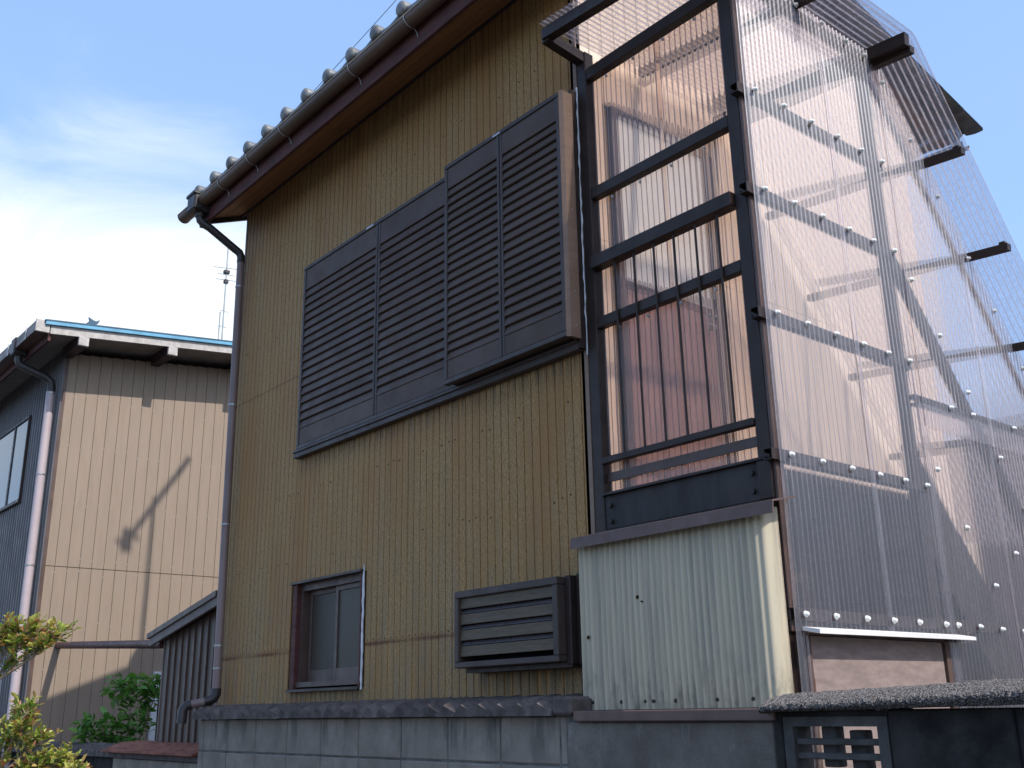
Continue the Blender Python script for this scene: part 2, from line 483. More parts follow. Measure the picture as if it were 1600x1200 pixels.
class MB:
    def __init__(self):
        self.v, self.f, self.s = [], [], []

    def add(self, vs, fs, smooth=False):
        k = len(self.v)
        self.v += [tuple(p) for p in vs]
        self.f += [tuple(i + k for i in f) for f in fs]
        self.s += [smooth] * len(fs)
        return self

    def box(self, x0, x1, y0, y1, z0, z1):
        v = [(x, y, z) for x in (x0, x1) for y in (y0, y1) for z in (z0, z1)]
        return self.add(v, [(0, 1, 3, 2), (4, 6, 7, 5), (0, 4, 5, 1), (2, 3, 7, 6), (0, 2, 6, 4), (1, 5, 7, 3)])

    def cbox(self, x0, x1, y0, y1, z0, z1, c=0.004):
        """box with chamfered edges"""
        X, Y, Z = (x0, x1), (y0, y1), (z0, z1)
        v, idx = [], {}
        for i in (0, 1):
            for j in (0, 1):
                for k in (0, 1):
                    sx, sy, sz = (1, -1)[i] * c, (1, -1)[j] * c, (1, -1)[k] * c
                    idx[i, j, k, 0] = len(v); v.append((X[i], Y[j] + sy, Z[k] + sz))
                    idx[i, j, k, 1] = len(v); v.append((X[i] + sx, Y[j], Z[k] + sz))
                    idx[i, j, k, 2] = len(v); v.append((X[i] + sx, Y[j] + sy, Z[k]))
        g = lambda *a: idx[a]
        fs = []
        for s in (0, 1):
            fs.append((g(s, 0, 0, 0), g(s, 0, 1, 0), g(s, 1, 1, 0), g(s, 1, 0, 0)))
            fs.append((g(0, s, 0, 1), g(1, s, 0, 1), g(1, s, 1, 1), g(0, s, 1, 1)))
            fs.append((g(0, 0, s, 2), g(0, 1, s, 2), g(1, 1, s, 2), g(1, 0, s, 2)))
        for a in (0, 1):
            for b in (0, 1):
                fs.append((g(a, b, 0, 0), g(a, b, 1, 0), g(a, b, 1, 1), g(a, b, 0, 1)))
                fs.append((g(a, 0, b, 0), g(a, 1, b, 0), g(a, 1, b, 2), g(a, 0, b, 2)))
                fs.append((g(0, a, b, 1), g(1, a, b, 1), g(1, a, b, 2), g(0, a, b, 2)))
        for i in (0, 1):
            for j in (0, 1):
                for k in (0, 1):
                    fs.append((g(i, j, k, 0), g(i, j, k, 1), g(i, j, k, 2)))
        return self.add(v, fs)

    def prism(self, prof, axis, lo, hi, smooth=False, caps=True):
        """closed 2D profile extruded along axis; profile coords are the two other axes in order"""
        def mk(p, t):
            return [(t, p[0], p[1]), (p[0], t, p[1]), (p[0], p[1], t)][axis]
        n = len(prof)
        v = [mk(p, lo) for p in prof] + [mk(p, hi) for p in prof]
        fs = [(i, (i + 1) % n, n + (i + 1) % n, n + i) for i in range(n)]
        self.add(v, fs, smooth)
        if caps:
            self.add(v, [tuple(range(n)), tuple(range(2 * n - 1, n - 1, -1))])
        return self

    def bar(self, a, b, w, h, upv=(0, 0, 1)):
        """rectangular bar from a to b"""
        a, b = Vector(a), Vector(b)
        d = (b - a).normalized()
        s = d.cross(Vector(upv)).normalized()
        u = s.cross(d)
        v = [tuple(p + s * (i * w / 2) + u * (j * h / 2)) for p in (a, b) for i, j in ((-1, -1), (1, -1), (1, 1), (-1, 1))]
        return self.add(v, [(0, 1, 2, 3), (7, 6, 5, 4), (0, 4, 5, 1), (1, 5, 6, 2), (2, 6, 7, 3), (3, 7, 4, 0)])

    def tube(self, path, r, seg=12, caps=True):
        P = [Vector(p) for p in path]
        rr = r if isinstance(r, (list, tuple)) else [r] * len(P)
        rings = []
        ref = None
        for i, p in enumerate(P):
            d = (P[min(i + 1, len(P) - 1)] - P[max(i - 1, 0)]).normalized()
            if ref is None:
                ref = Vector((0, 0, 1)) if abs(d.z) < 0.9 else Vector((1, 0, 0))
            s = d.cross(ref).normalized()
            u = s.cross(d).normalized()
            ref = u
            rings.append([tuple(p + (s * math.cos(t) + u * math.sin(t)) * rr[i]) for t in [2 * math.pi * k / seg for k in range(seg)]])
        v = [q for g in rings for q in g]
        fs = []
        for i in range(len(P) - 1):
            for k in range(seg):
                a, b = i * seg + k, i * seg + (k + 1) % seg
                fs.append((a, b, b + seg, a + seg))
        self.add(v, fs, True)
        if caps:
            self.add(rings[0], [tuple(range(seg))])
            self.add(rings[-1], [tuple(reversed(range(seg)))])
        return self

    def mesh(self, name, mat):
        me = bpy.data.meshes.new(name)
        me.from_pydata(self.v, [], self.f)
        me.polygons.foreach_set('use_smooth', self.s)
        me.materials.append(mat if not isinstance(mat, str) else M[mat])
        me.validate()
        import bmesh
        b = bmesh.new()
        b.from_mesh(me)
        bmesh.ops.recalc_face_normals(b, faces=b.faces)
        b.to_mesh(me)
        b.free()
        return me

    def obj(self, name, mat, parent=None, label=None):
        return link(name, self.mesh(name, mat), parent, (0, 0, 0), label)


def link(name, me, parent=None, loc=(0, 0, 0), label=None, rot=None):
    o = bpy.data.objects.new(name, me)
    COL.objects.link(o)
    o.location = loc
    if rot is not None:
        o.rotation_euler = rot
    if parent is not None:
        o.parent = parent
        o.matrix_parent_inverse = Matrix.Translation(-parent_offset(parent))
    if label:
        o['label'] = label
    return o


def parent_offset(p):
    return Vector(p['_at']) if '_at' in p else Vector((0, 0, 0))


def thing(name, label, cat, loc=(0, 0, 0), group=None):
    o = bpy.data.objects.new(name, None)
    COL.objects.link(o)
    o.location = loc
    o['_at'] = list(loc)
    o.empty_display_size = 0.2
    o['label'] = label
    o['category'] = cat
    if group:
        o['group'] = group
    return o


def part_root(name, parent, label=None):
    return link(name, None, parent, (0, 0, 0), label)


def tag(o, label, cat, group=None):
    o['label'] = label
    o['category'] = cat
    if group:
        o['group'] = group
    return o


def arc(cx, cy, r, a0, a1, n):
    return [(cx + r * math.cos(R_(a0 + (a1 - a0) * i / n)), cy + r * math.sin(R_(a0 + (a1 - a0) * i / n))) for i in range(n + 1)]


# ------------------------------------------------------------------ ground
g = MB()
g.add([(-600, -600, 0), (600, -600, 0), (600, 600, 0), (-600, 600, 0)], [(0, 1, 2, 3)])
o = g.obj('ground', 'asphalt')
o['kind'] = 'structure'

# ------------------------------------------------------------------ main house
XL, XR, DEP = -3.735, 0.0, 3.25     # left corner, right corner, depth
EAVE = 5.295
YRG, YRE = 1.65, 3.84                 # ridge line, rear eave
rearz = lambda y: EAVE + 0.66 - 0.21 * (y - YRG)
house = thing('house', 'two storey house with mustard brown ribbed siding, louvred shutters and grey tiled roof', 'house', ((XL + XR) / 2, DEP / 2, 0))

# inner core so that no light leaks through the shell
MB().prism([(0.10, 0.0), (DEP - 0.03, 0.0), (DEP - 0.03, EAVE + 0.02), (YRG, EAVE + 0.58), (0.10, EAVE + 0.05)], 0, XL + 0.03, XR - 0.05).obj('inner_wall', 'core_dark', house)
MB().box(XL, XR - 0.03, 0.012, 0.035, 0.0, 1.62).box(XL, XR - 0.03, 0.012, 0.035, 2.285, EAVE + 0.1) \
    .box(XL, -2.70, 0.012, 0.035, 1.62, 2.285).box(-1.90, XR - 0.03, 0.012, 0.035, 1.62, 2.285).obj('backing_sheet', 'siding_groove', house)
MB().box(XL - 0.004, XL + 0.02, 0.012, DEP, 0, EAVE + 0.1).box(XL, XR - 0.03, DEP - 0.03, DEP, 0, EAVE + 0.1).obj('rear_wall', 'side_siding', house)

PITCHB = 0.058
WIN = (-2.70, -1.895, 1.635, 2.272)


def board_profile(w, axis):
    """one raised siding strip: flat face with bevelled shoulders"""
    e, s, d = 0.0019, 0.0022, 0.006
    return [(e, d), (e + s, 0.0), (w - e - s, 0.0), (w - e, d)]


def strip(axis, u0, w, z0, z1, parent, mat, name='siding_board'):
    pr = board_profile(w, axis)
    if axis == 0:      # front wall: u = x, depth = +y
        prof = [(u0 + a, b) for a, b in pr]
        MB().prism(prof, 2, z0, z1).obj(name, mat, parent)
    else:              # right wall: u = y, depth = -x
        prof = [(-b, u0 + a) for a, b in pr]
        MB().prism(prof, 2, z0, z1).obj(name, mat, parent)


n = int(round((XR - XL) / PITCHB))
wb = (XR - XL) / n
tiers = [(1.45, 1.8605), (1.862, 3.677), (3.679, EAVE + 0.02)]
for i in range(n):
    u = XL + i * wb
    for z0, z1 in tiers:
        if u + wb > WIN[0] and u < WIN[1] and z0 < WIN[3] and z1 > WIN[2]:
            if z0 < WIN[2]:
                strip(0, u, wb, z0, WIN[2], house, 'house_siding')
            if z1 > WIN[3]:
                strip(0, u, wb, WIN[3], z1, house, 'house_siding')
        else:
            strip(0, u, wb, z0, z1, house, 'house_siding')
MB().box(XL, XR, 0.006, 0.04, 0.0, 1.448).obj('base_wall', 'render_cement', house)
# corner trim
MB().box(-0.024, 0.0, -0.003, 0.03, 1.45, EAVE).obj('corner_trim', 'side_cover', house)
MB().box(XL - 0.012, XL + 0.012, -0.004, 0.03, 1.45, EAVE).obj('corner_trim', 'shed_trim', house)

# right (gable) wall seen through the clear sheets
DOOR = (0.22, 0.99, 2.40, 4.46)
n2 = 34
wb2 = DEP / n2
MB().box(-0.045, -0.016, 0.0, DEP, 0.0, EAVE + 0.1).obj('gable_backing', 'siding_groove', house)
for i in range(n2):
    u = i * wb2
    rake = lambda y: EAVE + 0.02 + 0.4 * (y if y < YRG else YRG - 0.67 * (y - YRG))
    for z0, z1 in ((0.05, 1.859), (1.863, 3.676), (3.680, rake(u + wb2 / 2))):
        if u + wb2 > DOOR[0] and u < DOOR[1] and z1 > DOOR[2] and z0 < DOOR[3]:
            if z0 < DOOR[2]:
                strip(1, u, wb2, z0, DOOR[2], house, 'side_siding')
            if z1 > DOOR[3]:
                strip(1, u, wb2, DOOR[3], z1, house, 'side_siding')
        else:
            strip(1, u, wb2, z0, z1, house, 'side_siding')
door = MB().box(-0.03, 0.02, DOOR[0], DOOR[0] + 0.05, DOOR[2], DOOR[3]).box(-0.03, 0.02, DOOR[1] - 0.05, DOOR[1], DOOR[2], DOOR[3]) \
    .box(-0.03, 0.02, DOOR[0] + 0.05, DOOR[1] - 0.05, DOOR[3] - 0.05, DOOR[3]).obj('door', 'frame_brown', house, 'upstairs door with white glass above a red brown panel')
MB().box(-0.03, 0.004, DOOR[0] + 0.05, DOOR[1] - 0.05, 3.50, DOOR[3] - 0.05).obj('pane', 'door_frosted', door)
MB().cbox(-0.03, 0.012, DOOR[0] + 0.05, DOOR[1] - 0.05, DOOR[2], 3.46).obj('panel', 'door_red', door)
MB().box(-0.03, 0.016, DOOR[0] + 0.05, DOOR[1] - 0.05, 3.46, 3.50).obj('rail', 'frame_brown', door)
hb = MB()
hb.tube([(0.02, 0.88, 3.38), (0.06, 0.88, 3.38)], 0.012, 8)
hb.tube([(0.06, 0.88, 3.38), (0.06, 0.80, 3.38)], 0.012, 8)
hb.obj('handle', 'metal_wire', door)

# nails with rust halos, in rows
nb = MB()
rn = random.Random(3)
for zr in (2.42, 2.86, 4.05, 4.75):
    for i in range(n):
        if rn.random() < 0.28:
            x = XL + (i + 0.5) * wb + rn.uniform(-0.004, 0.004)
            z = zr + rn.uniform(-0.012, 0.012)
            if -2.8 < x < 0 and 3.0 < z < 4.5:
                continue
            nb.tube([(x, 0.002, z), (x, -0.0025, z)], 0.0042, 6)
for i in range(n):
    x = XL + (i + 0.5) * wb
    if not (WIN[0] - 0.05 < x < WIN[1] + 0.03):
        nb.tube([(x, 0.002, 1.884), (x, -0.0025, 1.884)], 0.0035, 6)
o = nb.obj('nails', 'nail_rust', house)
o['kind'] = 'stuff'

# eaves: sloped soffit boards, fascia, bargeboards
RX0, RX1 = -3.86, 0.15
YF = -0.315            # fascia face
sof = lambda y: EAVE + 0.4 * y
sb = MB().prism([(0.03, EAVE + 0.02), (0.03, EAVE + 0.06), (YF, sof(YF) + 0.06), (YF, sof(YF) + 0.02)], 0, RX0 + 0.02, RX1 - 0.02).obj('soffit', 'core_dark', house)
nbd = 4
for k in range(nbd):
    ya, yb = YF + (0.02 - YF) * k / nbd + 0.0015, YF + (0.02 - YF) * (k + 1) / nbd - 0.0015
    MB().prism([(ya, sof(ya)), (yb, sof(yb)), (yb, sof(yb) + 0.012), (ya, sof(ya) + 0.012)], 0, RX0 + 0.02, RX1 - 0.02).obj('soffit_board', 'soffit_wood', sb)
MB().cbox(RX0, RX1, YF - 0.025, YF, sof(YF) - 0.075, sof(YF) + 0.10, 0.003).obj('fascia', 'red_wood', house)
MB().box(RX0 + 0.02, XR, -0.012, -0.001, EAVE - 0.022, EAVE + 0.004).obj('wall_trim', 'bargeboard', house)
for xa, xb in ((RX0 - 0.012, RX0 + 0.014), (RX1 - 0.014, RX1 + 0.012)):
    MB().prism([(YF - 0.025, sof(YF) - 0.05), (YRG, EAVE + 0.63), (YRE, rearz(YRE) - 0.06), (YRE, rearz(YRE) + 0.06), (YRG, EAVE + 0.76), (YF - 0.025, sof(YF) + 0.10)], 0, xa, xb).obj('bargeboard', 'bargeboard', house)
MB().prism([(0.0, EAVE + 0.03), (YRG, EAVE + 0.69), (YRE, rearz(YRE) + 0.02), (YRE, rearz(YRE) + 0.04), (YRG, EAVE + 0.71), (0.0, EAVE + 0.05)], 0, 0.002, RX1 - 0.016).obj('verge_soffit', 'soffit_wood', house)
# boarded underside of the verge between wall and bargeboard
MB().prism([(0.0, EAVE + 0.012), (YRG, EAVE + 0.672), (YRG, EAVE + 0.70), (0.0, EAVE + 0.04)], 0, RX0 + 0.014, XL - 0.004).obj('verge_soffit', 'soffit_wood', house)

# roof: deck, eave tiles with round ends, upper courses, ridge
TP = 0.276
roof = MB().prism([(YF - 0.03, sof(YF) + 0.11), (YRG, EAVE + 0.775), (YRE + 0.02, rearz(YRE) + 0.08), (YRE + 0.02, rearz(YRE) + 0.05), (YRG, EAVE + 0.74), (YF - 0.03, sof(YF) + 0.075)], 0, RX0, RX1).obj('roof', 'roof_tile', house)


def tile_z(t):
    """height of the tile's wave over one pitch, t in 0..1; the roll sits round t = 0"""
    t = (t + 0.5) % 1 - 0.5
    if abs(t) < 0.16:
        return 0.044 * math.cos(t / 0.16 * math.pi / 2) ** 0.8
    s = (abs(t) - 0.16) / 0.34
    return -0.016 * math.sin(s * math.pi / 2)


def tile_mesh(length, lip):
    """wavy tile: origin at the roll's centre on its lower edge, running up the slope in +y"""
    N = 24
    m = MB()
    sl = 0.4
    top, bot = [], []
    for i in range(N + 1):
        t = -0.36 + i / N
        top.append((t * TP, tile_z(t)))
    v = [(x, 0, z) for x, z in top] + [(x, length, z + length * sl) for x, z in top] + [(x, 0.003, z - lip) for x, z in top] + [(x, length, z + length * sl - 0.016) for x, z in top]
    k = N + 1
    f = []
    for i in range(N):
        f += [(i, i + 1, k + i + 1, k + i), (2 * k + i, 2 * k + i + 1, i + 1, i), (3 * k + i, 3 * k + i + 1, 2 * k + i + 1, 2 * k + i)]
    m.add(v, f, True)
    return m


eave_me = tile_mesh(0.27, 0.034).mesh('eave_tile', 'roof_tile')
disc = MB()
prof = [(0.0, -0.020), (0.020, -0.019), (0.036, -0.015), (0.044, -0.009), (0.047, 0.0), (0.047, 0.045)]
dv, df = [], []
SEG = 16
for r, y in prof:
    for k in range(SEG):
        a = 2 * math.pi * k / SEG
        dv.append((r * math.cos(a), y, r * math.sin(a)))
for i in range(len(prof) - 1):
    for k in range(SEG):
        a, b = i * SEG + k, i * SEG + (k + 1) % SEG
        df.append((a, b, b + SEG, a + SEG))
disc.add(dv, df, True)
disc_me = disc.mesh('tile_end', 'roof_tile')
YE = -0.425
x = -3.715
tiles_x = []
while x < RX1:
    tiles_x.append(x)
    x += TP
for x in tiles_x:
    jz = random.uniform(-0.003, 0.003)
    link('eave_tile', eave_me, roof, (x, YE, 5.306 + jz), rot=(0, random.uniform(-0.015, 0.015), 0))
    link('tile_end', disc_me, roof, (x, YE - 0.008, 5.318 + jz))
up_b = MB()
tm = tile_mesh(0.27, 0.02)
for c in range(1, 9):
    dy, dz = 0.235 * c, 0.235 * c * 0.4 + 0.012
    for x in tiles_x:
        up_b.add([(a + x, b + YE + dy, z + 5.278 + dz) for a, b, z in tm.v], tm.f, True)
        yy = YRE + 0.04 - 0.27 * (c - 1)
        up_b.add([(a + x, yy - b, z - b * 0.4 + b * 0.21 + rearz(yy) + 0.085 + 0.003 * c) for a, b, z in tm.v], tm.f, True)
o = up_b.obj('roof_tiles', 'roof_tile', roof)
o['kind'] = 'stuff'
rg = MB()
rg.box(RX0 + 0.02, RX1 - 0.02, YRG - 0.12, YRG + 0.12, 6.00, 6.13)
rg.prism([(YRG + a, 6.13 + b) for a, b in arc(0, 0, 0.11, 0, 180, 10)], 0, RX0, RX1, True)
rg.obj('ridge', 'roof_tile', roof)
for xa in (RX0 + 0.01, RX1 - 0.01):
    MB().tube([(xa, YE + 0.02, sof(YE) + 0.135), (xa, YRG, EAVE + 0.80)], 0.045, 10).tube([(xa, YRG, EAVE + 0.80), (xa, YRE + 0.04, rearz(YRE) + 0.10)], 0.045, 10).obj('verge_tiles', 'roof_tile', roof)
for xa in (RX0 - 0.05, RX1):
    MB().prism([(YRG + a, 6.06 + b) for a, b in [(-0.20, -0.14), (0.20, -0.14), (0.21, 0.02), (0.15, 0.14), (0.08, 0.21), (-0.08, 0.21), (-0.15, 0.14), (-0.21, 0.02)]], 0, xa, xa + 0.05).obj('ridge_end_tile', 'roof_tile', roof)
# bedding strip under the eave tiles
MB().box(RX0 + 0.02, RX1 - 0.02, YF - 0.02, YF + 0.1, sof(YF) + 0.10, sof(YF) + 0.135).obj('tile_batten', 'bargeboard', roof)

# rear eave gutter, its end is seen past the stair roof
MB().prism([(YRE + 0.07 + a, rearz(YRE) + 0.02 + b) for a, b in arc(0, 0, 0.055, 180, 360, 10) + list(reversed(arc(0, 0, 0.05, 180, 360, 10)))], 0, RX0, RX1 + 0.02, False).obj('rear_gutter', 'gutter_brown', house)

# front gutter
GY, GZ, GR = -0.388, 5.247, 0.050
gut = MB().prism([(GY + a, GZ + b) for a, b in arc(0, 0, GR, 180, 360, 14) + list(reversed(arc(0, 0, GR - 0.004, 180, 360, 14)))], 0, -4.06, RX1 + 0.03, False).obj('gutter', 'gutter_brown', house)
MB().tube([(-4.06, GY - GR, GZ + 0.002), (RX1 + 0.03, GY - GR, GZ + 0.002)], 0.006, 8).obj('gutter_lip', 'gutter_lip', gut)
MB().prism([(GY + a, GZ + b) for a, b in arc(0, 0, GR + 0.002, 180, 360, 14)], 0, -4.064, -4.058).obj('gutter_end', 'gutter_brown', gut)
for x in (-3.34, -2.88, -2.40, -1.52, -0.92, -0.32, 0.28):
    b = MB()
    b.tube([(x, GY + (GR + 0.004) * math.cos(R_(a)), GZ + (GR + 0.004) * math.sin(R_(a))) for a in range(176, 300, 12)] +
           [(x, YF - 0.03, GZ - 0.075), (x + 0.004, YF - 0.027, GZ - 0.10)], 0.0035, 6)
    b.obj('gutter_bracket', 'metal_wire', gut)
# rain hopper and downpipe
hop = MB()
hop.cbox(-3.815, -3.675, GY - 0.082, GY + 0.06, 5.15, 5.285, 0.014)
hop.cbox(-3.822, -3.668, GY - 0.09, GY + 0.062, 5.275, 5.303, 0.005)
hop.tube([(-3.745, GY, 5.17), (-3.745, GY, 5.12)], [0.045, 0.036], 14)
hop = hop.obj('rain_hopper', 'pipe_dark', house)
MB().tube([(-3.745, GY, 5.13), (-3.742, GY + 0.005, 5.095), (-3.73, GY + 0.035, 5.065), (-3.715, GY + 0.07, 5.045),
           (-3.675, -0.115, 4.905), (-3.668, -0.085, 4.885), (-3.664, -0.07, 4.85), (-3.662, -0.07, 4.80)], 0.031, 14).obj('offset_pipe', 'pipe_dark', hop)
dsp = MB().tube([(-3.662, -0.07, 4.81), (-3.60, -0.07, 1.655)], 0.0285, 14).obj('downpipe', 'pipe_mauve', house)
MB().tube([(-3.60, -0.07, 1.67), (-3.60, -0.07, 1.635), (-3.602, -0.085, 1.605), (-3.607, -0.115, 1.59), (-3.615, -0.145, 1.585)], 0.033, 14).obj('elbow', 'pipe_dark', dsp)
MB().tube([(-3.61, -0.135, 1.586), (-3.64, -0.235, 1.565)], 0.0285, 14).obj('offset_piece', 'pipe_mauve', dsp)
MB().tube([(-3.635, -0.225, 1.568), (-3.645, -0.255, 1.560), (-3.65, -0.272, 1.535), (-3.65, -0.275, 1.45)], 0.033, 14).obj('elbow', 'pipe_dark', dsp)
for z in (4.60, 3.66, 2.78, 1.95, 1.80):
    xx = -3.662 + (4.81 - z) / 3.155 * 0.062
    MB().tube([(xx, -0.07, z - 0.006), (xx, -0.07, z + 0.006)], 0.0315, 14).obj('pipe_clamp', 'metal_wire', dsp)

# ---- storm shutters
def shutter(x0, x1, z0, z1, yface, xm, stiles, ztop, zbot, name_label, depth, pitch=0.0625):
    """louvred shutter: frame round a field of sloping slats"""
    root = MB()
    fr = 0.026
    root.cbox(x0, x1, yface, yface + depth, z1 - fr, z1, 0.003)
    root.cbox(x0, x1, yface, yface + depth, z0, z0 + fr, 0.003)
    root.cbox(x0, x0 + fr, yface + 0.002, yface + depth, z0 + fr, z1 - fr, 0.003)
    root.cbox(x1 - fr, x1, yface + 0.002, yface + depth, z0 + fr, z1 - fr, 0.003)
    root = root.obj('storm_shutter', 'shutter_frame', house, name_label)
    for xs in xm:
        MB().cbox(xs - stiles, xs - 0.002, yface + 0.001, yface + depth, z0 + fr, z1 - fr, 0.003).cbox(xs + 0.002, xs + stiles, yface + 0.004, yface + depth, z0 + fr, z1 - fr, 0.003).obj('stile', 'shutter_frame', root)
    xs = [x0 + fr] + [m for m in xm] + [x1 - fr]
    MB().box(x0 + fr, x1 - fr, yface + 0.020, yface + depth, z0 + fr, z1 - fr).obj('back_panel', 'core_dark', root)
    for a, b in zip(xs[:-1], xs[1:]):
        a2 = a + (stiles if a in xm else 0)
        b2 = b - (stiles if b in xm else 0)
        MB().cbox(a2, b2, yface + 0.007, yface + 0.03, ztop, z1 - fr, 0.002).obj('top_panel', 'shutter_brown', root)
        MB().cbox(a2, b2, yface + 0.007, yface + 0.03, z0 + fr, zbot, 0.002).cbox(a2, b2, yface + 0.0055, yface + 0.03, z0 + fr + 0.004, z0 + fr + 0.009, 0.001).obj('bottom_panel', 'shutter_brown', root)
        nn = int(round((ztop - zbot) / pitch))
        p = (ztop - zbot) / nn
        prof = [(yface + 0.008, 0.0), (yface + 0.0045, 0.004), (yface + 0.0050, 0.010), (yface + 0.0135, p - 0.012), (yface + 0.019, p - 0.002), (yface + 0.026, p - 0.002), (yface + 0.020, 0.0)]
        me = MB().prism(prof, 0, a2 + 0.001, b2 - 0.001).mesh('slat', 'shutter_brown')
        for k in range(nn):
            link('slat', me, root, (0, 0, zbot + k * p))
    return root


shL = shutter(-2.712, -0.93, 3.142, 4.437, -0.036, (-1.778,), 0.021, 4.264, 3.280, 'wide left pair of louvred shutters, lying deeper', 0.036, 0.0579)
MB().box(-1.91, -1.83, -0.0378, -0.0358, 4.418, 4.430).obj('sticker', 'sticker', shL)
# sill under the shutters
sill = MB().cbox(-2.722, -0.02, -0.045, 0.0, 3.084, 3.138, 0.004).cbox(-2.722, -0.02, -0.055, -0.01, 3.116, 3.134, 0.003)
sill.obj('shutter_sill', 'shutter_frame', house)
MB().cbox(-0.96, -0.03, -0.098, 0.0, 3.142, 3.166, 0.004).obj('shutter_sill', 'shutter_frame', house)
shR = shutter(-0.965, -0.014, 3.132, 4.422, -0.122, (-0.482,), 0.020, 4.272, 3.262, 'narrow right pair of louvred shutters, standing proud', 0.035, 0.0500)
MB().box(-0.53, -0.47, -0.1238, -0.1218, 4.399, 4.412).obj('sticker', 'sticker', shR)
MB().box(-0.95, -0.04, -0.088, -0.046, 3.16, 4.40).obj('box_body', 'core_dark', shR)
cov = MB()
cov.prism([(-0.014, -0.119), (0.005, -0.106), (0.005, -0.045), (-0.014, -0.045)], 2, 3.130, 4.427)
cov = cov.obj('side_cover', 'side_cover', shR)
for z in (4.30, 3.78, 3.36, 3.19):
    MB().tube([(0.004, -0.075, z), (0.008, -0.075, z)], 0.004, 8).obj('screw', 'metal_wire', shR)
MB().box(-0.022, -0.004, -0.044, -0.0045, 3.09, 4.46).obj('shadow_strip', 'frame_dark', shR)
ck = MB()
rc = random.Random(5)
pts = [(0.0 + rc.uniform(-0.003, 0.003), -0.006, 3.06 + 1.42 * k / 40) for k in range(41)]
ck.tube(pts, [rc.uniform(0.002, 0.006) for _ in pts], 6)
ck.obj('caulk_line', 'caulk_white', house)

# ---- small sliding window
w0, w1, wz0, wz1 = WIN
win = part_root('window', house, 'small sliding window with frosted glass and red wooden jambs')
MB().cbox(w0, w0 + 0.05, -0.012, 0.09, wz0, wz1, 0.003).obj('jamb', 'red_wood', win)
MB().cbox(w1 - 0.018, w1, -0.012, 0.09, wz0, wz1, 0.003).obj('jamb', 'red_wood', win)
MB().cbox(w0 - 0.012, w1 + 0.012, -0.03, 0.05, wz1 - 0.004, wz1 + 0.012, 0.002).obj('head_flashing', 'shutter_frame', win)
MB().prism([(-0.03, wz0 - 0.012), (-0.03, wz0 + 0.002), (0.09, wz0 + 0.016), (0.09, wz0 - 0.012)], 0, w0 - 0.01, w1 + 0.008).obj('sill', 'shutter_frame', win)
f = MB()
f.box(w0 + 0.05, w1 - 0.018, 0.02, 0.09, wz1 - 0.045, wz1 - 0.004).box(w0 + 0.05, w1 - 0.018, 0.005, 0.09, wz0 + 0.016, wz0 + 0.045)
f.box(w0 + 0.05, w0 + 0.075, 0.02, 0.09, wz0 + 0.045, wz1 - 0.045).box(w1 - 0.04, w1 - 0.018, 0.02, 0.09, wz0 + 0.045, wz1 - 0.045)
f.obj('frame', 'frame_brown', win)
xm_ = -2.255
for k, (a, b, y) in enumerate(((w0 + 0.085, xm_ + 0.012, 0.062), (xm_ - 0.012, w1 - 0.04, 0.040))):
    s = MB()
    s.cbox(a, a + 0.028, y, y + 0.02, wz0 + 0.045, wz1 - 0.045, 0.002).cbox(b - 0.028, b, y, y + 0.02, wz0 + 0.045, wz1 - 0.045, 0.002)
    s.cbox(a + 0.028, b - 0.028, y, y + 0.02, wz1 - 0.075, wz1 - 0.045, 0.002).cbox(a + 0.028, b - 0.028, y, y + 0.02, wz0 + 0.045, wz0 + 0.115, 0.002)
    s.obj('sash', 'frame_brown', win)
    MB().box(a + 0.028, b - 0.028, y + 0.008, y + 0.013, wz0 + 0.115, wz1 - 0.075).obj('pane', 'frosted_glass', win)
ck = MB()
pts = [(w1 + 0.010 + rc.uniform(-0.0025, 0.0025), -0.006, wz0 - 0.015 + (wz1 + 0.055 - wz0) * k / 24) for k in range(25)]
ck.tube(pts, [rc.uniform(0.0055, 0.0085) for _ in pts[:-3]] + [0.006, 0.004, 0.002], 6)
ck.obj('caulk_line', 'caulk_white', win)

# ---- louvred window hood
lx0, lx1, lz0, lz1 = -0.835, -0.10, 1.69, 2.047
hood = MB()
fb = 0.034
hood.cbox(lx0, lx1, -0.15, -0.02, lz1 - fb, lz1, 0.004).cbox(lx0, lx1, -0.15, -0.02, lz0, lz0 + fb * 0.8, 0.004)
hood.cbox(lx0, lx0 + fb * 0.9, -0.149, -0.02, lz0 + fb * 0.8, lz1 - fb, 0.003).cbox(lx1 - fb, lx1, -0.149, -0.02, lz0 + fb * 0.8, lz1 - fb, 0.003)
hood = hood.obj('louvred_hood', 'shutter_frame', house, 'dark louvred box hood with four wide slats')
MB().box(lx0 + 0.02, lx1 - 0.01, -0.06, 0.0, lz0 + 0.02, lz1 - 0.02).obj('back_panel', 'dark_inside', hood)
MB().cbox(lx1 + 0.002, lx1 + 0.035, -0.105, -0.0, lz0 - 0.012, lz1 + 0.005, 0.004).cbox(lx1 + 0.037, lx1 + 0.065, -0.07, -0.0, lz0 - 0.012, lz1 + 0.012, 0.003).obj('side_rail', 'frame_dark', hood)
MB().box(lx0 + 0.03, lx1 + 0.03, -0.10, -0.0, lz0 - 0.022, lz0 - 0.002).obj('bottom_rail', 'frame_dark', hood)
a, b = lz0 + fb * 0.8, lz1 - fb
p = (b - a) / 4
